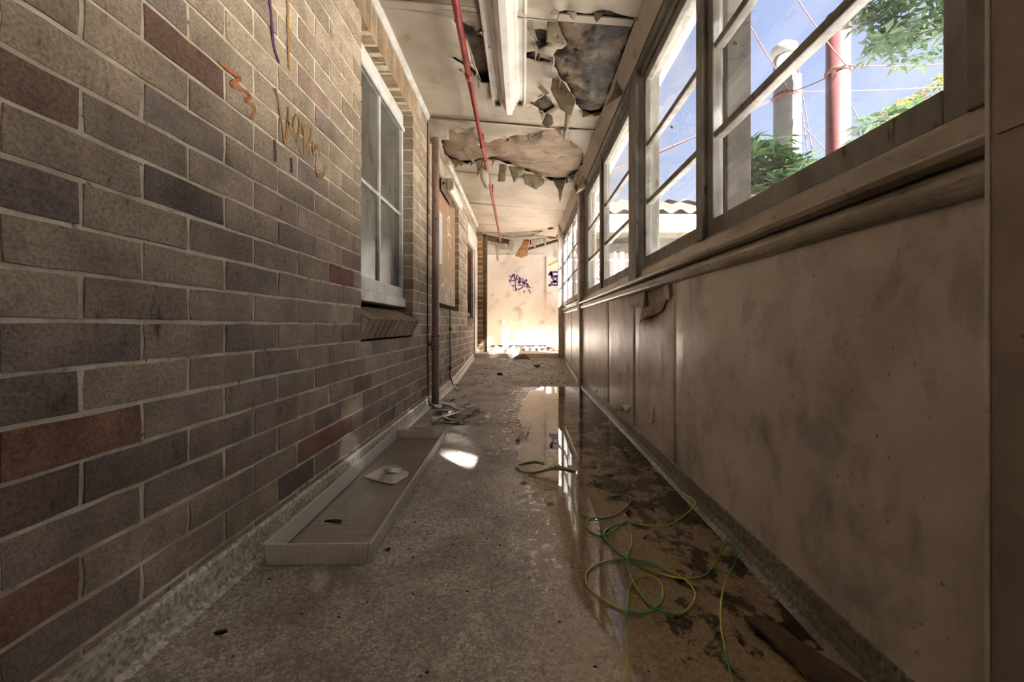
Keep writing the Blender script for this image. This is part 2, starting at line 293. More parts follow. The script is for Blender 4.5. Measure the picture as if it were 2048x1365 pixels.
# ------------------------------------------------------------------ mesh helpers
class MB:
    def __init__(s): s.v = []; s.f = []
    def add(s, vs, fs):
        k = len(s.v); s.v += [tuple(p) for p in vs]; s.f += [tuple(i+k for i in f) for f in fs]; return s
    def box(s, a, b):
        x0, y0, z0 = a; x1, y1, z1 = b
        return s.add([(x0, y0, z0), (x1, y0, z0), (x1, y1, z0), (x0, y1, z0), (x0, y0, z1), (x1, y0, z1), (x1, y1, z1), (x0, y1, z1)],
                     [(3, 2, 1, 0), (4, 5, 6, 7), (0, 1, 5, 4), (1, 2, 6, 5), (2, 3, 7, 6), (3, 0, 4, 7)])
    def prism(s, prof, y0, y1, dz1=0.0, dx1=0.0):        # profile of (x,z) points, swept along y
        n = len(prof)
        vs = [(x, y0, z) for x, z in prof]+[(x+dx1, y1, z+dz1) for x, z in prof]
        fs = [(i, (i+1) % n, n+(i+1) % n, n+i) for i in range(n)]+[tuple(range(n-1, -1, -1)), tuple(range(n, 2*n))]
        return s.add(vs, fs)
    def prism_z(s, prof, z0, z1):
        n = len(prof)
        vs = [(x, y, z0) for x, y in prof]+[(x, y, z1) for x, y in prof]
        fs = [(i, (i+1) % n, n+(i+1) % n, n+i) for i in range(n)]+[tuple(range(n-1, -1, -1)), tuple(range(n, 2*n))]
        return s.add(vs, fs)
    def prism_x(s, prof, x0, x1):                        # profile of (y,z)
        n = len(prof)
        vs = [(x0, y, z) for y, z in prof]+[(x1, y, z) for y, z in prof]
        fs = [(i, (i+1) % n, n+(i+1) % n, n+i) for i in range(n)]+[tuple(range(n-1, -1, -1)), tuple(range(n, 2*n))]
        return s.add(vs, fs)
    def tube(s, pts, r, seg=10, cap=True):
        pts = [Vector(p) for p in pts]; rs = r if isinstance(r, (list, tuple)) else [r]*len(pts)
        vs, fs = [], []; up = None
        for i, p in enumerate(pts):
            d = (pts[min(i+1, len(pts)-1)]-pts[max(i-1, 0)])
            d = d.normalized() if d.length > 1e-9 else Vector((0, 0, 1))
            if up is None: up = Vector((0, 0, 1)) if abs(d.z) < .9 else Vector((1, 0, 0))
            a = d.cross(up);  a = a.normalized() if a.length > 1e-6 else Vector((1, 0, 0)); b = a.cross(d).normalized(); up = b
            for k in range(seg):
                an = 2*math.pi*k/seg; vs.append(p+a*math.cos(an)*rs[i]+b*math.sin(an)*rs[i])
        for i in range(len(pts)-1):
            for k in range(seg):
                fs.append((i*seg+k, i*seg+(k+1) % seg, (i+1)*seg+(k+1) % seg, (i+1)*seg+k))
        if cap: fs += [tuple(range(seg-1, -1, -1)), tuple(range((len(pts)-1)*seg, len(pts)*seg))]
        return s.add(vs, fs)
    def build(s, name, mat, parent=None, smooth=False, bevel=0.0, fix=True):
        me = bpy.data.meshes.new(name); me.from_pydata(s.v, [], s.f)
        if fix:
            b = bmesh.new(); b.from_mesh(me); bmesh.ops.recalc_face_normals(b, faces=b.faces[:]); b.to_mesh(me); b.free()
        if smooth: me.polygons.foreach_set('use_smooth', [True]*len(me.polygons))
        me.materials.append(mat if not isinstance(mat, str) else M[mat])
        ob = bpy.data.objects.new(name, me); COL.objects.link(ob)
        if parent is not None: ob.parent = parent
        if bevel:
            md = ob.modifiers.new('bevel', 'BEVEL'); md.width = bevel; md.segments = 2; md.limit_method = 'ANGLE'
        return ob
def tag(o, label=None, cat=None, group=None, kind=None):
    if label: o['label'] = label
    if cat: o['category'] = cat
    if group: o['group'] = group
    if kind: o['kind'] = kind
    return o
def empty(name, loc=(0, 0, 0), rz=0.0):
    o = bpy.data.objects.new(name, None); COL.objects.link(o); o.location = loc; o.rotation_euler = (0, 0, rz); o.empty_display_size = .1; return o
def struct(o, label, cat): return tag(o, label, cat, kind='structure')
def box_obj(name, a, b, mat, parent=None, bevel=0.0): return MB().box(a, b).build(name, mat, parent, bevel=bevel)
def inside(p, poly):
    x, y = p; c = False; n = len(poly)
    for i in range(n):
        x1, y1 = poly[i]; x2, y2 = poly[(i+1) % n]
        if (y1 > y) != (y2 > y) and x < (x2-x1)*(y-y1)/(y2-y1)+x1: c = not c
    return c
def sheet2d(outline, holes=(), grid=None):
    """triangulate an outline minus holes; returns 2D verts and tris"""
    vs, es = [], []
    for poly in [outline]+list(holes):
        k = len(vs); n = len(poly); vs += [Vector(p) for p in poly]; es += [(k+i, k+(i+1) % n) for i in range(n)]
    if grid:
        xs = [p[0] for p in outline]; ys = [p[1] for p in outline]
        x = min(xs)+grid/2
        while x < max(xs):
            y = min(ys)+grid/2
            while y < max(ys):
                q = (x+random.uniform(-.2, .2)*grid, y+random.uniform(-.2, .2)*grid)
                if inside(q, outline) and not any(inside(q, h) for h in holes): vs.append(Vector(q))
                y += grid
            x += grid
    r = delaunay_2d_cdt(vs, es, [], 0, 1e-6)
    V, T = r[0], r[2]; keep = []
    for f in T:
        c = sum((V[i] for i in f), Vector((0, 0)))/len(f)
        if inside(c, outline) and not any(inside(c, h) for h in holes): keep.append(tuple(f))
    return V, keep
def solid(ob, t, off=0.0):
    md = ob.modifiers.new('thickness', 'SOLIDIFY'); md.thickness = t; md.offset = off; return ob
def rough_edge(poly, amp, step):
    out = []
    for i in range(len(poly)):
        a = Vector(poly[i]); b = Vector(poly[(i+1) % len(poly)]); n = max(1, int((b-a).length/step))
        for k in range(n):
            p = a.lerp(b, k/n)
            if k: p += Vector((random.uniform(-amp, amp), random.uniform(-amp, amp)))
            out.append((p.x, p.y))
    return out
def zo(ox, oy, s): return lambda u, v: (ox+u/s, oy+v/s)      # crop coordinates -> photo pixels
# ------------------------------------------------------------------ floor
b = MB(); XL, XR = -0.90, 0.80; ys = [-3.4, 0, 2, 4, RAMP0, 5.3, 6.0, RAMP1]
for i in range(len(ys)-1):
    y0, y1 = ys[i], ys[i+1]; z0, z1 = floor_z(y0), floor_z(y1)
    b.add([(XL, y0, z0), (XR, y0, z0), (XR, y1, z1), (XL, y1, z1), (XL, y0, z0-.12), (XR, y0, z0-.12), (XR, y1, z1-.12), (XL, y1, z1-.12)],
          [(0, 1, 2, 3), (7, 6, 5, 4), (0, 4, 5, 1), (1, 5, 6, 2), (2, 6, 7, 3), (3, 7, 4, 0)])
floor = struct(b.build('floor', 'floor'), 'grey-brown terrazzo mosaic corridor floor, ramping up at the far end', 'floor')
box_obj('upper_landing', (-1.2, RAMP1+.10, UPPER-.2), (3.2, 8.6, UPPER-.003), 'chunk', floor)
box_obj('step_board', (-.82, RAMP1, floor_z(7)-.05), (.62, RAMP1+.12, UPPER), M['plaster'], floor)['label'] = 'pale timber step edge'
# ------------------------------------------------------------------ left brick wall
WX = -0.81
BL, BH, MJ = 0.2405, 0.086, 0.010
OPEN = [(2.05, 3.01, 0.623, 2.257), (3.96, 5.16, 0.881, 2.171), (5.98, 6.56, 0.709, 1.913)]
WALL_END = 7.12
b = MB()                                               # mortar body with openings
def mortar(y0, y1, z0, z1): b.box((-1.06, y0, z0), (WX-.005, y1, z1))
cuts = [(o[0]-.006, o[1]+.006, o[2]-.006, o[3]+.006) for o in OPEN]
y = -3.4
for (o0, o1, oz0, oz1) in cuts:
    mortar(y, o0, -.1, 2.75); mortar(o0, o1, -.1, oz0); mortar(o0, o1, oz1, 2.75); y = o1
mortar(y, WALL_END-.004, -.1, 2.75)
wall_left = struct(b.build('wall_left', 'mortar'), 'long tan-brown brick wall on the left with pale mortar joints', 'wall')
# shared brick shapes: front face is a 4 x 2 grid with uneven arrises
def brick_mesh(k):
    rnd = random.Random(k); nx, nz = 4, 2; vs = []; fs = []
    for j in range(nz+1):
        for i in range(nx+1):
            u, v = i/nx-.5, j/nz-.5; ex = i in (0, nx); ez = j in (0, nz)
            y = u+(rnd.uniform(-.010, .010) if ex else 0); z = v+(rnd.uniform(-.022, .022) if ez else 0)
            x = -rnd.uniform(.0015, .004) if (ex or ez) else rnd.uniform(-.001, .001)
            vs.append((x, y, z))
    for j in range(nz):
        for i in range(nx):
            a = j*(nx+1)+i; fs.append((a, a+1, a+nx+2, a+nx+1))
    ring = [i for i in range(nx+1)]+[(nx+1)*j+nx for j in range(1, nz+1)]+[nz*(nx+1)+i for i in range(nx-1, -1, -1)]+[(nx+1)*j for j in range(nz-1, 0, -1)]
    k0 = len(vs)
    for i in ring: vs.append((-.11, vs[i][1], vs[i][2]))
    n = len(ring)
    for i in range(n): fs.append((ring[i], k0+i, k0+(i+1) % n, ring[(i+1) % n]))
    me = bpy.data.meshes.new('brick'); me.from_pydata(vs, [], fs); me.materials.append(M['brick'])
    bm = bmesh.new(); bm.from_mesh(me); bmesh.ops.recalc_face_normals(bm, faces=bm.faces[:]); bm.to_mesh(me); bm.free()
    return me
BM = [brick_mesh(k) for k in range(8)]
SAT[0] = .9
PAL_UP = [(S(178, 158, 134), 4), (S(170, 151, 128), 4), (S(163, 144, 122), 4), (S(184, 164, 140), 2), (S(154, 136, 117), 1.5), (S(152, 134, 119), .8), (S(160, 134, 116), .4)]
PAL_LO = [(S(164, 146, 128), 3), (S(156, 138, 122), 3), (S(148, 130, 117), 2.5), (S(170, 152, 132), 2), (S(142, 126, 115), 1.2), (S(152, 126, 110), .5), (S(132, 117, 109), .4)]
def pick(pal):
    t = random.uniform(0, sum(w for _, w in pal))
    for c, w_ in pal:
        t -= w_
        if t <= 0: return c
    return pal[0][0]
RED, ORANGE, DARK, DARK2 = S(130, 100, 86), S(150, 116, 94), S(118, 104, 96), S(134, 118, 106)
SPECIAL = [((365, 95), RED), (((70, 185)), S(138, 110, 94)), ((635, 882), S(142, 104, 88)), ((688, 855), S(144, 108, 92)), ((85, 1185), ORANGE), ((600, 952), DARK),
           ((335, 378), DARK), ((75, 395), DARK2), ((90, 790), DARK2), ((255, 840), S(140, 104, 84)), ((690, 553), S(142, 102, 88)), ((250, 900), DARK2), ((60, 1000), S(122, 100, 90)), ((730, 765), DARK2)]
SAT[0] = .95
specials = []
for (q, c) in SPECIAL:
    p = on_x(q[0], q[1], WX); specials.append((p.y, p.z, c))
def projpx(y, z): return (CX+F*WX/y, CY-F*(z-CAMZ)/y)
bricks = []
rows = range(-9, 21)
for r in rows:
    z0 = 0.709+BH*r; z1 = z0+BH
    if z1 < 0.02: continue
    ztop = min(z1, 2.462)
    if ztop-z0 < .03: continue
    ph = 0.75 if r % 2 == 0 else 0.63
    y = ph-BL*4; row = []
    while y < WALL_END:
        a, e = y, min(y+BL, WALL_END+MJ/2); segs = [(a, e)]
        for (o0, o1, oz0, oz1) in OPEN:
            if z0 < oz1-.01 and ztop > oz0+.01:
                ns = []
                for (s0, s1) in segs:
                    if s1 <= o0-.001 or s0 >= o1+.001: ns.append((s0, s1)); continue
                    if s0 < o0: ns.append((s0, o0+MJ/2))
                    if s1 > o1: ns.append((o1-MJ/2, s1))
                segs = ns
        # soldier course over the openings is laid separately
        if r >= 18:
            ns = []
            for (s0, s1) in segs:
                if s1 <= 1.93 or s0 >= 3.13: ns.append((s0, s1))
                else:
                    if s0 < 1.93: ns.append((s0, 1.93))
                    if s1 > 3.13: ns.append((3.13, s1))
            segs = ns
        for (s0, s1) in segs:
            if s1 > 0.02: row.append([s0, s1])
        y += BL
    # a sliver left beside an opening is cut into its neighbour instead
    out = []
    for sg in sorted(row):
        if out and abs(out[-1][1]-sg[0]) < .002 and (sg[1]-sg[0] < .07 or out[-1][1]-out[-1][0] < .07): out[-1][1] = sg[1]
        else: out.append(list(sg))
    for (s0, s1) in out:
        if s1-s0 > .02: bricks.append((s0+MJ/2, s1-MJ/2, z0+MJ/2, ztop-MJ/2, r, 'brick'))
for k in range(14):                                    # soldier bricks above the window
    y0 = 1.93+k*1.2/14; bricks.append((y0+.004, y0+1.2/14-.004, 2.257+.004, 2.458, 20, 'soldier_brick'))
def area(bk):
    y0, y1, z0, z1 = bk[:4]
    if y1 < .6: return 0
    y0 = max(y0, .63); a = projpx(y0, z0); c = projpx(y1, z0); d = projpx(y0, z1); e = projpx(y1, z1)
    top = max(0, min(d[1], e[1])); bot = min(1365, max(a[1], c[1]))
    if bot <= top or c[0] <= 0: return 0
    return abs(c[0]-a[0])*0.5*((a[1]-d[1])+(c[1]-e[1]))
order = sorted([i for i, bk in enumerate(bricks) if bk[5] == 'brick'], key=lambda i: -area(bricks[i])); solo = set(order[:300])
mb = MB(); cols = []
for i, (y0, y1, z0, z1, r, nm) in enumerate(bricks):
    cy, cz = (y0+y1)/2, (z0+z1)/2
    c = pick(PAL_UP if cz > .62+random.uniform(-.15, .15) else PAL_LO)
    if nm == 'soldier_brick': c = random.choice([S(158, 134, 106), S(148, 124, 98), S(166, 142, 114)])
    for (sy, sz, scol) in specials:
        if y0-.006 <= sy <= y1+.006 and z0-.006 <= sz <= z1+.006: c = scol
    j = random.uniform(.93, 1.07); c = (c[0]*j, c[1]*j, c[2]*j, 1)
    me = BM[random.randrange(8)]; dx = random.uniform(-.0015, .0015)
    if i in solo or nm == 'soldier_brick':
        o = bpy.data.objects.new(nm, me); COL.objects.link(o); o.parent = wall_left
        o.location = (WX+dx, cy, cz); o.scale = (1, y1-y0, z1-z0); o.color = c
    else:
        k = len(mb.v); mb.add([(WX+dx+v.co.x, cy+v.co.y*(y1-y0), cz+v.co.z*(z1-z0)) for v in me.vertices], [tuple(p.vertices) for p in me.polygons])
        cols += [c]*(len(mb.v)-k)
o = mb.build('brick_remainder', 'brick_stuff', wall_left, fix=False); o['kind'] = 'stuff'
ca = o.data.color_attributes.new('Col', 'FLOAT_COLOR', 'POINT')
for i, c in enumerate(cols): ca.data[i].color = c
# bricks-on-edge window sill (each brick its own part)
def sill_bricks(y0, y1, ztop, n, depth_in, out, drop, slope):
    wd = (y1-y0)/n
    for k in range(n):
        a, e = y0+k*wd+.005, y0+(k+1)*wd-.005
        prof = [(WX-depth_in, ztop+slope), (WX+out, ztop), (WX+out-.050, ztop-drop), (WX-depth_in-.05, ztop-drop+slope)]
        o = MB().prism(prof, a, e).build('sill_brick', 'brick', wall_left, bevel=.003); o.color = random.choice([S(150, 132, 112), S(136, 118, 100), S(162, 142, 120)])
    MB().prism([(WX-depth_in, ztop+slope-.006), (WX+out-.006, ztop-.006), (WX+out-.056, ztop-drop+.004), (WX-depth_in-.05, ztop-drop+slope)], y0+.002, y1-.002).build('sill_mortar', 'mortar', wall_left)
sill_bricks(2.05, 3.02, 0.735, 11, .10, .042, .105, .075)
sill_bricks(5.96, 6.58, 0.80, 7, .08, .035, .09, .05)
# graffiti strokes
def ribbon(name, pts, width, nrm, mat, parent, label=None, thick=.0008):
    nrm = Vector(nrm); mb = MB()
    for seg in pts:
        P = [Vector(p) for p in seg]; wd = width
        if len(P) == 1: P = [P[0], P[0]+Vector((0, 0, wd))]
        L, Rr = [], []
        for i, p in enumerate(P):
            d = P[min(i+1, len(P)-1)]-P[max(i-1, 0)]; d.normalize(); sd = d.cross(nrm).normalized()*wd/2*(random.uniform(.8, 1.15))
            L.append(p+sd); Rr.append(p-sd)
        n = len(P); vs = L+Rr+[q+nrm*thick for q in L]+[q+nrm*thick for q in Rr]; fs = []
        for i in range(n-1):
            fs += [(2*n+i, 2*n+i+1, 3*n+i+1, 3*n+i), (i, n+i, n+i+1, i+1), (i, i+1, 2*n+i+1, 2*n+i), (n+i+1, n+i, 3*n+i, 3*n+i+1)]
        fs += [(0, 2*n, 3*n, n), (n-1, 2*n-1, 4*n-1, 3*n-1)]
        mb.add(vs, fs)
    o = mb.build(name, mat, parent, fix=True)
    if label: o['label'] = label
    return o
def wl(q, segs): return [[on_x(*q(u, v), WX)+Vector((.0005, 0, 0)) for u, v in s] for s in segs]
def smooth_path(P, n=6):
    P = [Vector(p) for p in P]; out = []
    for i in range(len(P)-1):
        p0, p1, p2, p3 = P[max(i-1, 0)], P[i], P[i+1], P[min(i+2, len(P)-1)]
        for k in range(n):
            t = k/n; out.append(.5*((2*p1)+(p2-p0)*t+(2*p0-5*p1+4*p2-p3)*t*t+(3*p1-p0-3*p2+p3)*t**3))
    out.append(P[-1]); return out
q5 = zo(420, 100, 5.25)
ribbon('graffiti', [smooth_path(s) for s in wl(q5, [[(100, 130), (170, 190), (260, 260), (320, 300), (240, 340), (230, 370), (320, 410), (400, 450), (420, 500), (370, 530), (420, 570), (470, 610), (460, 660), (430, 720)]])], .010, (1, 0, 0), 'orangespray', wall_left, 'orange spray squiggle on brick')
ribbon('graffiti', [smooth_path(s) for s in wl(q5, [[(690, 400), (720, 560), (760, 800), (785, 970), (815, 800), (825, 600), (820, 760), (870, 900), (905, 960)],
    [(905, 960), (880, 800), (900, 700), (930, 710), (945, 800), (920, 920), (905, 960), (980, 1130)], [(975, 800), (990, 920), (985, 1110)], [(980, 810), (1040, 800), (1065, 870), (1030, 1000), (1000, 960)],
    [(1080, 960), (1090, 1100), (1130, 1000), (1150, 1130)], [(1110, 1230), (1140, 1330), (1190, 1320), (1200, 1200)]])], .011, (1, 0, 0), 'ochrespray', wall_left, 'ochre spray letters on brick')
q1 = zo(0, 0, 2.73)
ribbon('graffiti', [smooth_path(s) for s in wl(q1, [[(1470, -20), (1480, 100), (1495, 250), (1525, 345)]])], .012, (1, 0, 0), 'magenta', wall_left, 'purple paint drip on brick')
ribbon('graffiti', [smooth_path(s) for s in wl(q1, [[(1570, -20), (1572, 150), (1578, 380)]])], .012, (1, 0, 0), 'ochrespray', wall_left, 'ochre paint drip on brick')
ribbon('graffiti', [smooth_path(s) for s in wl(q1, [[(1500, 765), (1505, 880)], [(1590, 865), (1594, 940)]])], .010, (1, 0, 0), S and 'magenta', wall_left, 'faint purple drip on brick')
# skirting (coved terrazzo)
def skirt(x, sgn, y0, y1, z0, z1, name, label):
    prof = [(x-.02*sgn, 0-.02), (x+.030*sgn, -.02), (x+.030*sgn, 0.0), (x+.016*sgn, .012), (x+.009*sgn, .035), (x+.008*sgn, .082), (x+.004*sgn, .090), (x-.02*sgn, .090)]
    n = len(prof)
    vs = [(px, y0, pz+z0) for px, pz in prof]+[(px, y1, pz+z1) for px, pz in prof]
    fs = [(i, (i+1) % n, n+(i+1) % n, n+i) for i in range(n)]+[tuple(range(n)), tuple(range(2*n-1, n-1, -1))]
    return struct(MB().add(vs, fs).build(name, 'skirt' if sgn > 0 else 'skirt_wet'), label, 'skirting')
o = skirt(WX, 1, -3.3, RAMP0, 0, 0, 'baseboard_left', 'pale coved terrazzo skirting along the foot of the brick wall')
o2 = skirt(WX, 1, RAMP0, 6.68, 0, floor_z(6.68), 'baseboard_left', 'pale coved skirting climbing the ramp beside the brick wall')
# window in the brick wall: white steel/timber frame with 2 x 2 panes
win = struct(empty('window_1', (WX-.09, 2.53, .84)), 'white-framed window of four dull panes set into the brick wall', 'window')
def wbox(name, a, b, mat, bevel=.003, parent=win):
    off = Vector(parent.location); o = box_obj(name, tuple(Vector(a)-off), tuple(Vector(b)-off), mat, None, bevel); o.parent = parent; return o
gx = WX-.095
wbox('frame_stile', (gx-.04, 2.056, .84), (gx+.022, 2.086, 2.255), 'white'); wbox('frame_stile', (gx-.04, 2.975, .84), (gx+.022, 3.005, 2.255), 'white')
wbox('frame_head', (gx-.04, 2.086, 2.13), (gx+.022, 2.975, 2.255), 'white'); wbox('frame_head_mould', (gx+.022, 2.06, 2.125), (gx+.036, 3.0, 2.15), 'white')
wbox('bottom_rail', (gx-.04, 2.086, .90), (gx+.022, 2.975, .975), 'white'); wbox('timber_sill', (gx-.04, 2.06, .835), (gx+.045, 3.0, .90), 'white', .006)
wbox('mullion', (gx-.012, 2.525, .975), (gx+.016, 2.547, 2.13), 'white'); 
for (a, e) in ((2.086, 2.525), (2.547, 2.975)):
    wbox('glazing_bar', (gx-.012, a, 1.50), (gx+.014, e, 1.522), 'white')
    wbox('pane', (gx-.004, a, .975), (gx+.001, e, 1.50), 'darkglass', 0); wbox('pane', (gx-.004, a, 1.522), (gx+.001, e, 2.13), 'darkglass', 0)
wbox('window_backing', (-1.12, 1.9, .5), (-1.07, 3.2, 2.4), 'dark', 0)  # dark sheet added behind the panes to block daylight from outside
box_obj('opening_backing', (-1.12, 3.85, .7), (-1.07, 5.3, 2.4), 'void', wall_left); box_obj('opening_backing', (-1.12, 5.8, .5), (-1.07, 6.7, 2.1), 'void', wall_left)  # dark sheets added behind the other openings to keep outside light out
# plywood board over the second opening
bd = tag(empty('plywood_board', (WX-.04, 4.52, .93)), 'orange-brown plywood board screwed over the second wall opening', 'board')
off = Vector(bd.location)
def bbox_(name, a, b, mat, parent=bd, bevel=.002):
    o = box_obj(name, tuple(Vector(a)-off), tuple(Vector(b)-off), mat, None, bevel); o.parent = parent; return o
bbox_('sheet', (WX-.055, 3.97, .935), (WX-.038, 5.085, 2.165), 'ply')
no = bbox_('notice', (WX-.038, 4.07, 1.33), (WX-.030, 4.23, 1.86), 'notice'); no['label'] = 'pale glazed notice in a dark frame'
bbox_('notice_frame', (WX-.038, 4.055, 1.32), (WX-.032, 4.07, 1.87), 'dark'); bbox_('notice_frame', (WX-.038, 4.23, 1.32), (WX-.028, 4.242, 1.87), 'white')
for (yy, zz) in ((4.1, 2.08), (4.95, 1.93), (4.95, 1.36), (4.1, 1.0), (4.95, 1.02)):
    bbox_('screw', (WX-.038, yy-.007, zz-.007), (WX-.034, yy+.007, zz+.007), 'dark', bevel=0)
q2 = zo(860, 320, 6.82); q3 = zo(860, 480, 6.82)
def bw(q, segs): return [smooth_path([on_x(*q(u, v), WX-.0375)-off for u, v in s], 4) for s in segs]
ribbon('graffiti', bw(q2, [[(235, 820), (265, 780), (262, 900), (255, 1010)], [(240, 1060), (260, 1010), (285, 1060)], [(240, 890), (245, 1050)]]), .020, (1, 0, 0), 'whitespray', bd, 'white spray scrawl high on the plywood')
for st in ([(265, 1080), (275, 1180), (285, 1200)], [(245, 1260), (262, 1340)]): ribbon('graffiti', bw(q2, [st]), .020, (1, 0, 0), 'whitespray', bd, 'short white spray stroke on the plywood')
ribbon('graffiti', bw(q3, [[(245, 170), (258, 240)]]), .020, (1, 0, 0), 'whitespray', bd, 'short white spray dash on the plywood')
ribbon('graffiti', bw(q3, [[(145, 690), (150, 620), (180, 600), (160, 640)], [(180, 420), (190, 560), (180, 700)], [(215, 520), (200, 640), (215, 790), (250, 840)], [(220, 530), (235, 600), (240, 720), (215, 780)],
               [(265, 540), (275, 640), (250, 700)], [(270, 610), (300, 650), (310, 740), (295, 690)], [(300, 790), (310, 830), (300, 850)]]), .020, (1, 0, 0), 'whitespray', bd, 'white spray letters low on the plywood')
# wall light above the board
wlgt = tag(empty('wall_light', (WX, 4.4, 2.1)), 'cream wall-mounted tube light above the plywood board', 'light fitting')
off2 = Vector(wlgt.location)
prof = [(.0, .06), (.0, -.03), (.055, -.03), (.06, -.02)]
MB().prism([(-.01, .07), (-.01, -.035), (.05, -.035), (.052, .07)], -.34, .34).build('base_housing', 'greyplastic', wlgt, bevel=.004)
cov = [(.052, .07), (.052, -.045), (.085, -.05), (.11, -.035), (.118, 0), (.112, .045), (.09, .07)]
MB().prism(cov, -.31, .34).build('diffuser_cover', 'enamel', wlgt, bevel=.004)
MB().prism([(x*1.02, z*1.02) for x, z in cov], -.345, -.31).build('end_cap', 'greyplastic', wlgt, bevel=.003)
MB().tube([(.02, -.343, .02), (.02, -.352, .02)], .012, 10).build('knockout', 'dark', wlgt)
# downpipe, cable and conduit
dp = tag(empty('downpipe', (-.752, 3.50, .01)), 'brown painted downpipe standing against the brick wall', 'pipe')
MB().tube([(0, 0, 0), (0, 0, .1), (0, 0, 1.2), (0, 0, 2.30)], .031, 18).build('pipe_body', 'brownpipe', dp, True)
MB().tube([(0, 0, .50), (0, 0, .60)], .035, 18).build('joint_socket', 'brownpipe', dp, True)
MB().tube([(0, 0, .60), (0, 0, .615)], .038, 18).build('collar', 'brownpipe', dp, True)
MB().tube([(0, 0, .485), (0, 0, .50)], .038, 18).build('collar', 'brownpipe', dp, True)
MB().box((-.06, -.045, .52), (-.01, .045, .545)).box((.005, .028, .515), (.02, .05, .56)).build('bracket', 'brownpipe', dp, bevel=.003)
cb = tag(MB().tube(smooth_path([(-.797, 3.40, 2.40), (-.798, 3.40, 1.6), (-.797, 3.40, .9), (-.795, 3.42, .12), (-.77, 3.44, .03), (-.74, 3.44, .02)]), .005, 8).build('cable', 'void', smooth=True), 'thin dark cable running down the bricks beside the downpipe', 'cable')
cd = tag(empty('conduit', (-.797, 4.47, .10)), 'thin grey conduit running down from under the plywood board', 'conduit')
MB().tube([(0, 0, 0), (0, 0, .78)], .009, 10).build('tube', 'greyplastic', cd, True)
MB().tube([(0, 0, .55), (0, 0, .58)], .014, 10).build('saddle', 'dark', cd, True); MB().tube([(0, 0, .12), (0, 0, .15)], .014, 10).build('saddle', 'dark', cd, True)
lw = tag(MB().tube(smooth_path([(-.79, 4.47, .10), (-.74, 4.40, .03), (-.70, 4.30, .015), (-.68, 4.42, .02), (-.72, 4.60, .02), (-.78, 4.52, .06), (-.76, 4.35, .12), (-.775, 4.30, .19)]), .004, 6).build('loose_wire', 'wire', smooth=True), 'loose brown wire curling at the foot of the conduit', 'wire')
# far window in the brick wall, white surround and jamb
w3 = struct(empty('window_2', (WX-.06, 6.27, .86)), 'narrow oxide-red framed window at the far end of the brick wall', 'window')
def w3box(name, a, b, mat, bevel=.003):
    o = box_obj(name, tuple(Vector(a)-Vector(w3.location)), tuple(Vector(b)-Vector(w3.location)), mat, None, bevel); o.parent = w3; return o
w3box('frame_stile', (WX-.10, 6.49, .85), (WX-.012, 6.555, 1.905), 'redframe'); w3box('frame_stile', (WX-.10, 5.985, .85), (WX-.05, 6.03, 1.905), 'redframe')
w3box('frame_head', (WX-.10, 6.03, 1.85), (WX-.02, 6.49, 1.905), 'redframe'); w3box('frame_sill', (WX-.10, 6.03, .85), (WX-.03, 6.49, .90), 'redframe')
w3box('pane', (WX-.075, 6.03, .90), (WX-.07, 6.49, 1.85), 'darkglass', 0)
w3box('architrave', (WX-.004, 6.555, .80), (WX+.014, 6.60, 1.96), 'white'); 
struct(box_obj('trim_1', (WX-.004, 5.95, 1.955), (WX+.010, 7.13, 2.23), 'white', bevel=.003), 'white painted board above the far red-framed window', 'trim')
struct(box_obj('trim_2', (WX-.004, 6.76, UPPER-.06), (WX+.016, 7.13, 1.955), 'white', bevel=.004), 'white door jamb at the far end of the brick wall', 'trim')
# nib of bricks facing the camera, with a battered timber post
nib = struct(box_obj('wall_end_nib', (-1.0, 7.135, UPPER-.05), (-.712, 7.35, 2.35), 'mortar'), 'narrow brick nib facing along the corridor beside the end wall', 'wall')
for r in range(-5, 19):
    z0 = .709+BH*r
    if z0 < UPPER-.02: continue
    o = bpy.data.objects.new('brick', BM[r % 8]); COL.objects.link(o); o.parent = nib
    o.location = (-.762, 7.128, z0+BH/2); o.rotation_euler = (0, 0, -math.pi/2); o.scale = (1, .108, BH-MJ); o.color = pick([(S(150, 116, 78), 2), (S(130, 98, 68), 2), (S(112, 84, 58), 1)])
MB().prism_z(rough_edge([(-.708, 7.18), (-.640, 7.18), (-.635, 7.27), (-.70, 7.28)], .004, .02), UPPER-.01, 2.32).build('trim_3', 'timber', bevel=0)
struct(bpy.data.objects['trim_3'], 'battered timber post between the brick nib and the end wall', 'trim')
struct(box_obj('trim_4', (-.69, 7.31, UPPER-.01), (-.645, 7.36, 2.3), 'plaster', bevel=.004), 'thin pale batten behind the battered timber post', 'trim')
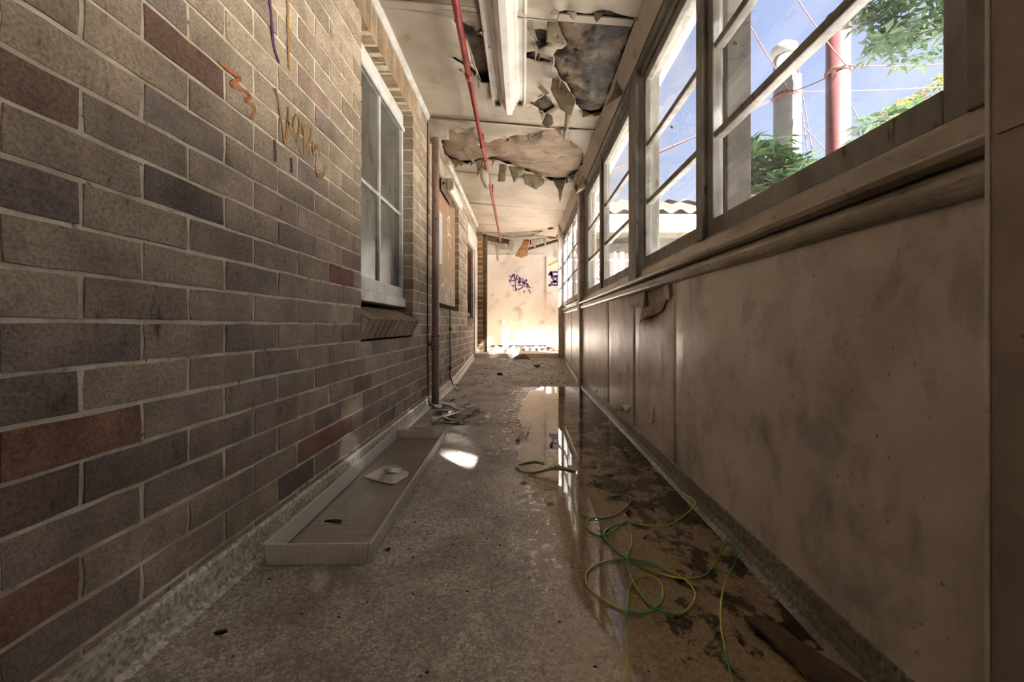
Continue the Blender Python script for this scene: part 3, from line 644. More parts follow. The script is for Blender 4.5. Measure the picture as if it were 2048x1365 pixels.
# ------------------------------------------------------------------ end wall with recessed doorway panel
EY = 8.35
wf = struct(MB().box((.475, EY-.07, .0), (3.2, EY+.15, 3.0)).box((-.74, EY-.07, 2.14), (.475, EY+.15, 3.0)).box((-1.3, EY-.07, .0), (-.74, EY+.15, 3.0)).build('wall_far', 'plaster'), 'cream plaster wall closing the far end of the corridor', 'wall')
box_obj('door_panel', (-.74, EY, .30), (.475, EY+.1, 2.14), 'plaster', wf)
box_obj('kick_strip', (-.74, EY+.002, .235), (.475, EY+.1, .30), 'dark', wf)
box_obj('head_bead', (-.74, EY-.078, 2.13), (.49, EY-.07, 2.15), 'plaster', wf)
qe = zo(1010, 500, 11.375)
def ew(segs, Y): return [smooth_path([at_depth(*qe(u, v), Y) for u, v in s], 4) for s in segs]
ribbon('graffiti', ew([[(90, 605), (150, 600), (210, 550), (150, 640), (95, 720), (160, 705), (215, 700)], [(210, 550), (215, 640), (225, 690), (235, 770), (240, 820), (230, 860)], [(295, 565), (255, 610), (280, 660), (250, 690), (235, 640)],
    [(300, 610), (330, 640), (300, 720), (310, 750), (350, 690), (320, 780), (300, 820)], [(370, 640), (340, 700), (330, 740), (370, 730)], [(410, 640), (395, 700), (400, 760), (440, 740), (500, 700), (480, 680), (430, 720), (430, 770), (500, 770), (520, 790), (480, 840), (430, 800), (470, 770), (560, 850), (540, 860)],
    [(300, 910), (350, 880), (410, 840), (380, 800), (330, 820)], [(440, 930), (435, 980)], [(530, 900), (560, 940), (580, 990)], [(165, 825), (210, 820)], [(500, 840), (520, 870)],
    [(225, 880), (260, 880), (270, 910), (230, 920), (250, 940)], [(610, 855), (622, 850)], [(115, 755), (125, 760)], [(185, 910), (195, 915)], [(295, 945), (305, 950)]], EY-.0015), .024, (0, -1, 0), 'purple', wf, 'purple spray tag on the end panel')
ribbon('graffiti', ew([[(990, 580), (1030, 540), (1060, 500), (1060, 600), (1110, 690), (1140, 730), (1200, 640), (1100, 610), (1190, 590), (1210, 600)], [(1090, 510), (1150, 500), (1210, 510)], [(1140, 730), (1070, 740), (1060, 780), (1120, 800), (1200, 790), (1190, 740), (1140, 720)], [(990, 820), (1030, 800), (1030, 820)],
    [(1010, 545), (1050, 545), (1080, 600)]], EY-.0715), .045, (0, -1, 0), 'purple', wf, 'purple spray tag right of the panel')
ribbon('graffiti', ew([[(985, 360), (1090, 300), (1210, 240), (1260, 215)]], EY-.0715), .045, (0, -1, 0), 'yellowspray', wf, 'yellow spray stroke')
# ------------------------------------------------------------------ ceiling boards with torn holes
q4 = zo(700, 0, 3.4133); q7 = zo(920, 440, 4.265); q6 = zo(940, 450, 10.24)
def cpoly(q, pts): return [tuple(on_ceil(*q(u, v)).xy) for u, v in pts]
H = {}
H['big'] = cpoly(q4, [(1430, 45), (1600, 60), (1900, 85), (1975, 110), (1970, 180), (1940, 240), (1890, 350), (1850, 470), (1800, 600), (1740, 740), (1680, 780), (1600, 775), (1540, 700), (1500, 600), (1440, 530), (1390, 440), (1390, 350), (1450, 310), (1480, 280), (1440, 220), (1410, 120)])
H['b'] = cpoly(q4, [(1215, 200), (1340, 200), (1365, 280), (1290, 340), (1250, 250)])
H['c'] = cpoly(q4, [(1200, 360), (1290, 345), (1300, 390), (1390, 410), (1290, 422), (1200, 400)])
H['d'] = cpoly(q4, [(1240, 720), (1280, 680), (1330, 650), (1400, 735), (1330, 780)])
H['left'] = cpoly(q4, [(690, 110), (770, 125), (860, 190), (920, 170), (960, 400), (965, 550), (890, 548), (850, 420), (800, 270)])
H['left2'] = cpoly(q4, [(640, 385), (720, 388), (800, 420), (860, 480), (850, 515), (780, 450), (700, 400)])
H['mid'] = cpoly(q4, [(620, 960), (670, 870), (720, 905), (800, 890), (830, 850), (880, 960), (940, 960), (1060, 935), (1200, 905), (1270, 890), (1400, 865), (1500, 940), (1600, 1040), (1590, 1110), (1540, 1180), (1450, 1230), (1370, 1225), (1200, 1160), (1060, 1110), (1000, 1085), (900, 1090), (800, 1110), (690, 1090), (640, 1040)])
H['far'] = cpoly(q7, [(380, 108), (480, 104), (600, 96), (690, 92), (705, 100), (640, 120), (600, 142), (520, 150), (440, 130)]); H['far2'] = cpoly(q7, [(740, 70), (790, 60), (800, 72), (760, 90)])
H['crack'] = cpoly(q4, [(735, 465), (755, 475), (765, 490), (750, 485)])
HR = {k: rough_edge(p, .010, .03) for k, p in H.items()}
ceiling = struct(empty('ceiling', (0, 3, 2.4)), 'sloping stained ceiling boards with torn holes and peeling paper', 'ceiling')
def cz_sag(x, y):
    s = 0.0
    for k in ('big', 'mid', 'left'):
        d = min(math.hypot(x-p[0], y-p[1]) for p in H[k]); s += .022*max(0, 1-d/.16)**2
    return ceil_z(x)-s-.008*noise.noise(Vector((x*2.3, y*2.3, 4)))
joints = [-3.4, -1.4, -.19, 1.02, 2.23, 3.45, 4.65, 5.87, 7.08, 7.60]
for i in range(len(joints)-1):
    y0, y1 = joints[i]+.004, joints[i+1]-.004
    xr_ = .66 if y1 < 7 else .62
    outl = [(-.90, y0), (xr_, y0), (xr_, y1), (-.90, y1)]
    if i == len(joints)-2: outl = rough_edge(outl, .02, .06)
    hs = [h for h in HR.values() if any(y0-.1 < p[1] < y1+.1 for p in h)]
    V, T = sheet2d(outl, hs, .09 if y1 > 2 else .4)
    mb = MB().add([(v.x, v.y-3, cz_sag(v.x, v.y)-2.4) for v in V], T)
    o = mb.build('ceiling_board', 'ceiling', ceiling, True); solid(o, .008, 1)
# cover strips on the joints that show one
o = MB().prism([(-.80, ceil_z(-.80)-2.4-.008), (-.80, ceil_z(-.8)-2.4), (.60, ceil_z(.6)-2.4), (.60, ceil_z(.6)-2.4-.008)], 2.20-3, 2.25-3).build('cover_strip', 'ceiling', ceiling)
# torn paper hanging from the hole edges
def flap(poly, mat='flap', parent=ceiling, curl=.25, depth=None, thick=.0016, q=q4, name='paper_flap'):
    px = [q(u, v) for u, v in poly]
    if depth is None:
        bp = [on_ceil(*p) for p in px[:2]]; Y = (bp[0].y+bp[1].y)/2
    else: Y = depth
    pts = [at_depth(p[0], p[1], Y) for p in px]; top = max(p.z for p in pts)
    o2 = [(p.x, p.z) for p in pts]; size = max(max(a for a, _ in o2)-min(a for a, _ in o2), max(c for _, c in o2)-min(c for _, c in o2))
    V, T = sheet2d(rough_edge(o2, size*.008, size*.14), (), size*.16); sd = random.uniform(0, 50); sg = random.choice((-1, 1))
    vs = []
    off = parent.location if parent is not None else Vector((0, 0, 0))
    for v in V:
        d = top-v.y; yy = Y-curl*sg*d*d/max(size, .05)*.8+.035*size*noise.noise(Vector((v.x*9, v.y*9, sd)))
        vs.append(Vector((v.x, yy, v.y))-off)
    o = MB().add(vs, T).build(name, mat, parent, True); solid(o, thick, 0); return o
for p in ([(1390, 480), (1470, 590), (1540, 700), (1500, 830), (1430, 770), (1370, 620)], [(1480, 600), (1520, 640), (1490, 920), (1460, 930), (1470, 760)], [(1350, 110), (1410, 130), (1470, 280), (1340, 270)],
          [(1340, 770), (1380, 790), (1390, 850), (1350, 890), (1310, 850)], [(690, 1085), (780, 1100), (720, 1142)], [(1020, 1110), (1070, 1120), (1060, 1250), (1010, 1250)], [(1080, 1130), (1195, 1150), (1120, 1245)],
          [(1195, 1160), (1330, 1225), (1325, 1250), (1270, 1290), (1190, 1250), (1180, 1200)], [(1380, 1220), (1470, 1230), (1450, 1310), (1430, 1400), (1420, 1300)], [(1480, 1200), (1550, 1190), (1530, 1245)],
          [(1835, 470), (1905, 560), (1870, 640), (1720, 770), (1790, 650)], [(860, 1090), (905, 1080), (890, 1170), (868, 1200)], [(1560, 740), (1660, 780), (1590, 800)], [(1640, 780), (1740, 750), (1700, 790)],
          [(1290, 340), (1300, 390), (1285, 420)], [(860, 460), (880, 545), (885, 590), (872, 585)], [(1600, 1180), (1690, 1120), (1620, 1270), (1540, 1320)], [(1265, 885), (1310, 900), (1305, 935), (1270, 930)]):
    flap(p)
for p in ([(530, 785), (670, 865), (672, 945), (600, 945), (515, 978)], [(830, 840), (880, 900), (890, 1010), (870, 1000), (845, 940)], [(900, 1085), (935, 1020), (948, 1230), (935, 1280), (910, 1260), (885, 1200)], [(760, 975), (800, 1000), (850, 1060), (840, 1105), (790, 1060)],
          [(1310, 895), (1320, 940), (1285, 978), (1230, 935)], [(1280, 600), (1300, 570), (1360, 640), (1340, 665)], [(1205, 190), (1260, 200), (1280, 300), (1240, 250)], [(780, 190), (800, 270), (870, 470), (900, 545), (830, 410)],
          [(1400, 40), (1430, 45), (1420, 110), (1390, 120), (1370, 105)], [(1935, 95), (1985, 90), (1980, 140), (1945, 130)], [(890, 190), (910, 180), (915, 260), (895, 250)], [(640, 1040), (690, 1090), (680, 1130), (620, 1080)], [(1530, 1190), (1560, 1180), (1560, 1240), (1520, 1230)]):
    flap(p, 'flap_pale')
# smaller curls of paper all round the tears
random.seed(33)
def curl_flap(a, e, out, length, mat):
    a, e = Vector(a), Vector(e); n = 5; vs = []; fs = []; k1 = random.uniform(.15, .95); sk = random.uniform(-.4, .4); tw = random.uniform(.5, 1.8)
    for i in range(n):
        t = i/(n-1); wv = (1-t)**random.uniform(.5, .9) if i else 1.0
        if i == n-1: wv = .08
        m_ = (a+e)/2+(e-a)*sk*t; hw = (e-a)/2*wv; ang = tw*t
        sh = out*length*math.sin(ang)*k1*t; dz = -length*t*(1-.25*k1*t)
        for q in (m_-hw+sh, m_+hw+sh): vs.append((q.x, q.y-3, cz_sag(q.x, q.y)-2.4-.004+dz*random.uniform(.92, 1.08)))
    fs = [(2*i, 2*i+1, 2*i+3, 2*i+2) for i in range(n-1)]
    solid(MB().add(vs, fs).build('paper_flap', mat, ceiling, True), .0015, 0)
for key, cnt in (('big', 13), ('mid', 20), ('left', 4), ('d', 3), ('b', 3)):
    P = H[key]; cen = sum((Vector(p) for p in P), Vector((0, 0)))/len(P); n = len(P)
    for k in range(cnt):
        i = random.randrange(n); a, e = Vector(P[i]), Vector(P[(i+1) % n]); L_ = (e-a).length
        if L_ < .02: continue
        f0 = random.uniform(0, .6); w_ = min(random.uniform(.025, .07)/L_, 1-f0); p0, p1 = a.lerp(e, f0), a.lerp(e, f0+w_)
        mid_ = (p0+p1)/2; out = (mid_-cen).normalized()
        if mid_.x > .56 or mid_.x < -.76: continue
        curl_flap(p0, p1, out, random.uniform(.03, .085), random.choice(['flap', 'flap', 'flap_pale']))
# insulation sagging behind the holes
def batt(key, mat, label, sag, rise, amp, extra=.10):
    P = H[key]; xs = [p[0] for p in P]; ys_ = [p[1] for p in P]; x0, x1, y0, y1 = max(min(xs)-extra, -.79), min(max(xs)+extra, .66), min(ys_)-extra, max(ys_)+extra
    nx, ny = 34, 40; vs = []; fs = []
    for j in range(ny+1):
        for i in range(nx+1):
            x = x0+(x1-x0)*i/nx; y = y0+(y1-y0)*j/ny
            u, v = (x-x0)/(x1-x0), (y-y0)/(y1-y0)
            d = min(math.hypot(x-p[0], y-p[1]) for p in P); ins = inside((x, y), P)
            bul = min(d/.16, 1)**.7 if ins else -min(d/.1, 1)*.25
            z = ceil_z(x)+rise-sag*bul*(0.55+.45*v)+amp*noise.fractal(Vector((x*5, y*5, 3.1)), .8, 2.2, 4)
            vs.append((x, y, z if ins else max(z, ceil_z(x)+.014)))
    for j in range(ny):
        for i in range(nx): a = j*(nx+1)+i; fs.append((a, a+1, a+nx+2, a+nx+1))
    o = MB().add(vs, fs).build('insulation_batt', mat, None, True); solid(o, .03, 1); return tag(o, label, 'insulation')
batt('big', 'insul', 'mouldy brown insulation sagging through the large torn hole beside the windows', .055, .03, .02)
batt('mid', 'insul2', 'tan insulation sagging across the wide torn hole beyond the light batten', .06, .03, .02)
batt('left', 'insul', 'brown insulation showing through the torn slit beside the red pipe', .01, .04, .01, .05)
for kk, lb in (('d', 'small dark patch of insulation in the hole past the batten end'), ('b', 'brown insulation in the small hole right of the batten'), ('c', 'brown insulation in the thin gash right of the batten')):
    batt(kk, 'insul', lb, .008, .03, .006, .04)
# roof above
roof = struct(MB().box((-1.3, -3.5, 2.78), (.93, 8.7, 2.88)).build('roof', 'void'), 'roof deck above the ceiling void', 'roof')
o = MB().prism([(.70, 2.36), (.93, 2.33), (.93, 2.80), (.70, 2.80)], -3.5, 6.9).build('eave_box', 'fascia', roof)
for yy in (2.55, 3.0, 3.9, 4.35, 5.2, 6.1):
    box_obj('joist', (-1.0, yy-.02, 2.60), (.70, yy+.02, 2.72), 'void', roof)
# cornice along the brick wall
prof = [(WX-.01, 2.478), (WX-.01, 2.43), (WX+.008, 2.428), (WX+.022, 2.436), (WX+.030, 2.452), (WX+.030, 2.47)]
struct(MB().prism(prof, -3.3, 3.42).build('trim_5', 'white', smooth=False), 'pale rounded cornice bead where the brick wall meets the ceiling', 'trim')
struct(MB().prism(prof, 4.3, 7.2).build('trim_6', 'white', smooth=False), 'pale cornice bead above the plywood board and far window', 'trim')
# fluorescent batten
fl = tag(empty('fluorescent_batten', (-.105, 2.0, ceil_z(-.1)-.004)), 'white twin fluorescent batten without tubes, fixed to the ceiling', 'light fitting')
tray = [(-.125, 0), (-.127, -.020), (-.112, -.022), (-.106, -.012), (-.078, -.010), (-.066, -.030), (-.05, -.032), (-.040, -.058), (-.028, -.082), (.028, -.082), (.040, -.058), (.05, -.032), (.066, -.030), (.078, -.010), (.106, -.012), (.112, -.022), (.127, -.020), (.125, 0)]
MB().prism(tray, -.7, 1.10).build('reflector_tray', 'enamel', fl, bevel=.003)
MB().prism([(-.026, -.084), (.026, -.084), (.022, -.096), (-.022, -.096)], -.7, 1.12).build('spine_cover', 'enamel', fl, bevel=.004)
for s in (-1, 1):
    h = MB().prism([(s*.085-.022, -.012), (s*.085+.022, -.012), (s*.085+.02, -.05), (s*.085-.02, -.05)], 1.075, 1.10).build('lamp_holder', 'greyplastic', fl, bevel=.004)
    MB().tube([(s*.085, 1.072, -.035), (s*.085, 1.066, -.035)], .011, 12).build('socket', 'dark', h)
MB().box((-.02, 1.10, -.09), (.02, 1.125, -.03)).build('end_clip', 'acrylic_side', fl, bevel=.003)
# red pipe under the ceiling
rp = tag(empty('red_pipe', (-.35, 3.0, 2.3)), 'slim red painted pipe running the length of the ceiling', 'pipe')
O = rp.location
pp = [Vector((-.335, .3, 2.33)), Vector((-.339, 2.03, 2.325)), Vector((-.352, 2.64, 2.32)), Vector((-.363, 3.65, 2.305)), Vector((-.375, 5.2, 2.26)), Vector((-.385, 6.95, 2.15))]
MB().tube([p-O for p in pp[:3]], .0195, 16).build('pipe_length', 'red', rp, True); MB().tube([p-O for p in pp[2:]], .017, 16).build('pipe_length', 'red', rp, True)
for p in (pp[2], pp[3], pp[3]+Vector((0, .28, -.004))):
    MB().tube([p-O-Vector((0, .025, 0)), p-O+Vector((0, .025, 0))], .0235, 16).build('coupling', 'red', rp, True)
for yy, xx, zz in ((3.68, -.364, 2.30), (5.0, -.374, 2.265)):
    MB().box((xx-.008-O.x, yy-O.y, zz-O.z), (xx+.008-O.x, yy+.02-O.y, ceil_z(xx)-O.z)).build('hanger_strap', 'red', rp)
# ------------------------------------------------------------------ right wall: panels, skirting, sill, windows
RX = .68
wr = struct(box_obj('wall_right', (RX+.012, -3.4, -.1), (.82, 4.70, .955), 'void'), 'low stained panelled wall under the windows on the right', 'wall')
def panel(y0, y1, holes=(), mat='panel', x=RX, z0=.03, z1=.945, parent=wr, ylow=0.0):
    outl = [(y0+.003, z0), (y1-.003, z0+ylow), (y1-.003, z1), (y0+.003, z1)]
    V, T = sheet2d(outl, holes, .12); sd = random.uniform(0, 9)
    vs = []
    for v in V:
        e = min(v.x-y0, y1-v.x, .2)/.2
        vs.append((x-.006*e*(.5+noise.noise(Vector((v.x*2.0, v.y*.6, sd)))), v.x, v.y))
    o = MB().add(vs, T).build('wall_panel', mat, parent, True); solid(o, .008, 0); return o
hole = [tuple(on_x(px, py, RX).yz) for px, py in ((1291, 578), (1346, 562), (1350, 590), (1338, 604), (1312, 612), (1293, 616))]
hole = [(a, min(c, .944)) for a, c in hole]
panel(-3.3, -1.2); panel(-1.2, .30, mat='pier'); panel(.55, 1.80); panel(1.80, 2.45, [rough_edge(hole, .004, .04)]); panel(2.45, 3.20); panel(3.20, 4.68)
# torn lining under the sill
def wflap(pxs, bulge, mat):
    P = [on_x(px, py, RX-.006) for px, py in pxs]; o2 = [(p.y, p.z) for p in P]; top = max(c for _, c in o2)
    V, T = sheet2d(rough_edge(o2, .003, .03), (), .03)
    o = MB().add([(RX-.006-bulge*(top-v.y)/.12*(.6+.4*math.sin(v.x*18)), v.x, v.y) for v in V], T).build('torn_lining', mat, wr, True); solid(o, .003, 0)
wflap([(1293, 614), (1312, 608), (1311, 632), (1287, 647), (1286, 620)], .05, 'flap'); wflap([(1312, 608), (1337, 597), (1329, 620), (1311, 632)], .045, 'flap')
wflap([(1325, 570), (1336, 566), (1350, 602), (1338, 598)], .03, 'flap_pale'); wflap([(1262, 588), (1290, 581), (1291, 617), (1262, 613)], .02, 'flap_pale')
box_obj('backing_board', (RX+.009, 1.78, .69), (RX+.012, 2.5, .945), 'insul2', wr)
box_obj('skirting_top_line', (RX-.002, 1.0, .088), (RX+.002, 4.6, .094), 'timber', wr)  # thin dark strip along the top of the skirting
skirt(RX, -1, -3.3, RAMP0+.05, 0, 0, 'baseboard_right', 'wet coved terrazzo skirting along the foot of the panelled wall')
# lower peeling paper at the far panels
for pts in ([(1236, 806), (1262, 813), (1258, 826), (1240, 822)], [(1308, 812), (1312, 845), (1306, 850)], [(1190, 778), (1197, 776), (1194, 786)]):
    wflap(pts, .05, 'flap_pale')
# pier at the near right
pier = struct(MB().box((.632, .28, 0), (.84, .556, 2.4)).build('wall_pier', 'pier', bevel=.004), 'stained boarded pier at the near end of the windows', 'wall')
box_obj('seam_strip', (.629, .550, .10), (.632, .556, 2.3), 'panel', pier, .003)
box_obj('rail_joint', (.629, .28, .955), (.632, .542, .966), 'pier', pier)
# sill mouldings
half = [(RX+.02, .945)]+[(RX-.006-.022*math.sin(a), .918+.027*math.cos(a)) for a in [math.pi*k/8 for k in range(9)]]+[(RX+.02, .891)]
struct(MB().prism(half, .556, 4.68).build('trim_7', 'sill', smooth=False), 'rounded dado moulding under the long window sill', 'trim')
sp_ = [(RX+.10, .972), (RX-.040, .968), (RX-.044, .962), (RX-.040, .951), (RX-.02, .946), (RX+.10, .944)]
struct(MB().prism(sp_, .556, 4.68).build('trim_8', 'sill', bevel=.0015), 'long worn window sill nosing under the windows', 'trim')
sp2 = [(RX+.10, 1.035), (RX+.012, 1.032), (RX+.004, 1.02), (RX-.004, .985), (RX-.006, .970), (RX+.10, .970)]
struct(MB().prism(sp2, .556, 4.68).build('trim_9', 'sill', bevel=.0015), 'chipped stepped sub-sill board under the window sashes', 'trim')
GX = .72
def right_window(n, y0, y1, label, gx=GX, z0=1.032, z1=2.15, bars=(1.405, 1.735), top='glass_dirty', fw=.045):
    r = struct(empty('window_%d' % n, (gx, (y0+y1)/2, z0)), label, 'window'); o_ = Vector(r.location)
    def bx(name, a, b_, mat, bev=.004):
        o = box_obj(name, tuple(Vector(a)-o_), tuple(Vector(b_)-o_), mat, None, bev); o.parent = r; return o
    bx('frame_stile', (gx-.022, y0, z0), (gx+.014, y0+fw, z1), 'frame'); bx('frame_stile', (gx-.022, y1-fw, z0), (gx+.014, y1, z1), 'frame')
    bx('bottom_rail', (gx-.022, y0+fw, z0), (gx+.014, y1-fw, z0+.062), 'frame'); bx('top_rail', (gx-.022, y0+fw, z1-.055), (gx+.014, y1-fw, z1), 'frame')
    zs = [z0+.062]+list(bars)+[z1-.055]
    for zb in bars: bx('glazing_bar', (gx-.014, y0+fw, zb-.014), (gx+.02, y1-fw, zb+.014), 'frame')
    for i in range(len(zs)-1):
        a = zs[i]+(.014 if i else 0); c = zs[i+1]-(.014 if i < len(zs)-2 else 0)
        bx('pane', (gx+.002, y0+fw-.004, a-.003), (gx+.005, y1-fw+.004, c+.003), top if i == len(zs)-2 else 'glass', 0)
    return r
struct(box_obj('trim_24', (RX+.004, .556, 1.03), (.78, .632, 2.2), 'frame', bevel=.004), 'weathered jamb between the near pier and the nearest window', 'trim')
right_window(3, .634, 1.545, 'nearest side window, showing the red flue and foliage through its panes')
right_window(4, 1.60, 2.37, 'second side window, between the thin mullion and the thick post')
right_window(5, 2.56, 3.57, 'third side window, just past the thick post')
right_window(6, 3.625, 4.43, 'fourth side window, showing the cyan letter outside, before the tall pillar')
def sticker(root, px, py):
    c = on_x(px, py, GX+.0005)-Vector(root.location)
    pts = [(-.016, .012), (-.004, .014), (.004, .004), (.018, -.008), (.016, -.014), (.0, -.006), (-.008, .004), (-.018, .006)]
    n = len(pts); vs = [(c.x, c.y-y, c.z+z) for y, z in pts]+[(c.x+.0015, c.y-y, c.z+z) for y, z in pts]
    o = MB().add(vs, [tuple(range(n)), tuple(range(2*n-1, n-1, -1))]+[(i, (i+1) % n, n+(i+1) % n, n+i) for i in range(n)]).build('tape_scrap', 'greyplastic', root); o['label'] = 'dark scrap of tape on the glass'
sticker(bpy.data.objects['window_3'], 1470, 88); sticker(bpy.data.objects['window_4'], 1343, 255)
right_window(10, -.65, .25, 'unseen side window just behind the near pier, added to light the near floor'); right_window(11, -1.60, -.70, 'second unseen side window behind the near pier, added to brighten the near end')  # unseen windows added to bring daylight onto the near floor and panels
struct(box_obj('wall_right_near', (.69, -3.4, .955), (.82, -1.61, 2.45), 'pier'), 'unseen boarded wall added behind the camera to darken the near end', 'wall')  # unseen solid wall added instead of more windows, cuts light near the camera
struct(box_obj('wall_near', (-1.06, -3.5, -.1), (.82, -3.4, 2.8), 'pier'), 'unseen boarded wall added across the near end to darken the foreground', 'wall')  # unseen end wall added to shut out light behind the camera
struct(box_obj('trim_10', (RX-.002, 1.545, 1.03), (.76, 1.60, 2.2), 'frame', bevel=.004), 'slim mullion between the two nearest side windows', 'trim')
struct(box_obj('trim_11', (RX-.022, 2.385, .966), (.80, 2.545, 2.3), 'frame', bevel=.005), 'thick window post between the second and third side windows', 'trim')
struct(box_obj('trim_12', (RX, 3.57, 1.03), (.76, 3.625, 2.2), 'frame', bevel=.004), 'slim mullion between the third and fourth side windows', 'trim')
struct(box_obj('trim_13', (.70, 4.43, 1.03), (.78, 4.66, 2.2), 'frame', bevel=.004), 'jamb beside the tall pillar', 'trim')
struct(box_obj('trim_14', (.645, 4.66, -.02), (.84, 4.83, 2.42), 'panel', bevel=.005), 'tall boarded pillar standing at the edge of the puddle', 'trim')
struct(box_obj('trim_15', (.77, 1.535, .90), (.86, 1.64, 2.4), 'outpost', bevel=.004), 'weathered outside post behind the slim mullion', 'trim')
hb = [(.665, 2.25), (.66, 2.20), (.690, 2.195), (.690, 2.15), (.79, 2.15), (.79, 2.36), (.68, 2.36)]
struct(MB().prism(hb, -3.3, 4.66).build('trim_16', 'frame', bevel=.003), 'weathered head beam above the side windows', 'trim')
cbp = [(.606, 2.352), (.618, 2.362), (.668, 2.232), (.656, 2.222)]
struct(MB().prism(cbp, -3.3, 4.66).build('trim_17', 'ceiling', bevel=.002), 'sloping cover board between the ceiling and the window heads', 'trim')
# far bay of the right wall (beside the ramp)
wr2 = struct(MB().box((.69, 4.83, -.05), (.82, 6.72, .955)).build('wall_right_far', 'void'), 'pale panelled wall under the far windows beside the ramp', 'wall')
panel(4.83, 5.62, x=.678, z0=.04, ylow=.06, parent=wr2); panel(5.62, 6.72, x=.678, z0=.10, ylow=.07, parent=wr2)
skirt(.678, -1, 4.83, 6.72, floor_z(4.83), floor_z(6.72), 'baseboard_right', 'sunlit skirting climbing the ramp under the far windows')
struct(MB().prism([(x, z) for x, z in half], 4.83, 6.72).build('trim_18', 'sill'), 'rounded dado moulding under the far windows', 'trim')
struct(MB().prism(sp_, 4.83, 6.72).build('trim_19', 'sill'), 'sill nosing under the far windows', 'trim')
struct(MB().prism(sp2, 4.83, 6.72).build('trim_20', 'sill'), 'sub-sill board under the far windows', 'trim')
right_window(7, 4.86, 5.46, 'first far side window beyond the tall pillar', gx=.69, fw=.03)
right_window(8, 5.48, 6.08, 'middle far side window beyond the tall pillar', gx=.69, fw=.03)
right_window(9, 6.10, 6.70, 'last far side window before the end pier', gx=.69, fw=.03)
struct(MB().prism(hb, 4.83, 6.72).build('trim_21', 'frame'), 'head beam above the far windows', 'trim')
struct(MB().prism(cbp, 4.83, 6.72).build('trim_22', 'ceiling'), 'sloping cover board above the far windows', 'trim')
struct(box_obj('trim_23', (.585, 6.72, .10), (.76, 6.84, 2.5), 'panel', bevel=.004), 'end pier where the corridor opens into the far room', 'trim')
# ------------------------------------------------------------------ broken ceiling edge at the far room
beam = tag(MB().prism_x([(7.62, 2.34), (7.68, 2.34), (7.68, 2.43), (7.62, 2.43)], -.90, -.26).build('ceiling_beam', 'timber', bevel=.004), 'dark olive timber beam tilting under the broken far ceiling', 'beam')
for v in beam.data.vertices: v.co.z += -.20*(v.co.x+.82)
rail = tag(MB().prism_x([(7.80, 2.15), (7.84, 2.15), (7.84, 2.20), (7.80, 2.20)], .10, .75).build('ceiling_beam', 'timber', bevel=.003), 'thin brown batten rising towards the end pier under the broken ceiling', 'beam')
for v in rail.data.vertices: v.co.z += .29*(v.co.x-.10)
def hang(pts, mat, Y, label, cat, name, thick, curl=.15):
    o = flap(pts, mat, None, curl, Y, thick, q6, name); return tag(o, label, cat)
hang([(380, 160), (620, 200), (900, 260), (1200, 215), (1500, 150), (1760, 100), (1800, 180), (1500, 260), (1200, 290), (850, 298), (640, 262)], 'ceiling', 7.61, 'sagging strip of broken plasterboard under the far ceiling edge', 'plasterboard', 'plasterboard_strip', .012, .02)
hang([(180, 400), (240, 300), (290, 330), (290, 400), (345, 430), (320, 480), (200, 475)], 'yellow', 7.62, 'tuft of yellow insulation wool hanging above the brick nib', 'insulation', 'wool_tuft', .03)
hang([(300, 300), (520, 350), (700, 395), (800, 530), (640, 490), (520, 430), (310, 380)], 'ceiling', 7.67, 'broken plaster slab hanging left of the orange insulation', 'plaster', 'plaster_slab', .012)
hang([(780, 315), (890, 325), (925, 430), (890, 550), (800, 520), (755, 440)], 'ceiling', 7.68, 'curled pale plaster piece hanging left of the orange insulation', 'plaster', 'plaster_slab', .008)
hang([(1090, 305), (1215, 305), (1190, 480), (1180, 630), (1060, 670), (930, 635), (1000, 500), (1070, 400)], 'orange', 7.65, 'orange-brown insulation clump hanging from the broken far ceiling', 'insulation', 'insulation_clump', .05)
hang([(1225, 310), (1255, 305), (1250, 400), (1222, 410)], 'red', 7.70, 'small red rag caught in the broken ceiling', 'rag', 'rag', .006)
hang([(1260, 285), (1330, 280), (1370, 340), (1340, 470), (1305, 480), (1300, 410), (1250, 410)], 'ceiling', 7.63, 'torn grey plaster paper hanging right of the orange insulation', 'paper', 'paper_strip', .004)
hang([(1360, 280), (1470, 262), (1455, 360), (1400, 380), (1360, 400)], 'ceiling', 7.64, 'square torn plaster paper right of the orange insulation', 'paper', 'paper_strip', .004)
hang([(1470, 265), (1560, 262), (1562, 430), (1540, 450), (1510, 370)], 'ceiling', 7.65, 'pointed torn plaster paper near the end pier', 'paper', 'paper_strip', .004)
hang([(1560, 250), (1790, 200), (1790, 280), (1640, 290)], 'orange', 7.66, 'orange-brown board edge beside the end pier', 'insulation', 'insulation_clump', .03)
hang([(505, 430), (620, 460), (615, 560), (590, 610), (600, 700), (580, 750), (545, 690), (550, 600)], 'flap_pale', 7.63, 'pale torn paper ribbon hanging before the end panel', 'paper', 'paper_strip', .004)
hang([(200, 150), (380, 150), (640, 205), (640, 262), (420, 215), (210, 190)], 'ceiling', 7.60, 'pale broken ceiling edge above the olive beam', 'plasterboard', 'plasterboard_strip', .01, .02)
struct(box_obj('ceiling_far', (-1.25, 7.15, 2.62), (3.2, 8.5, 2.68), 'void'), 'dark ceiling void above the far room', 'ceiling')
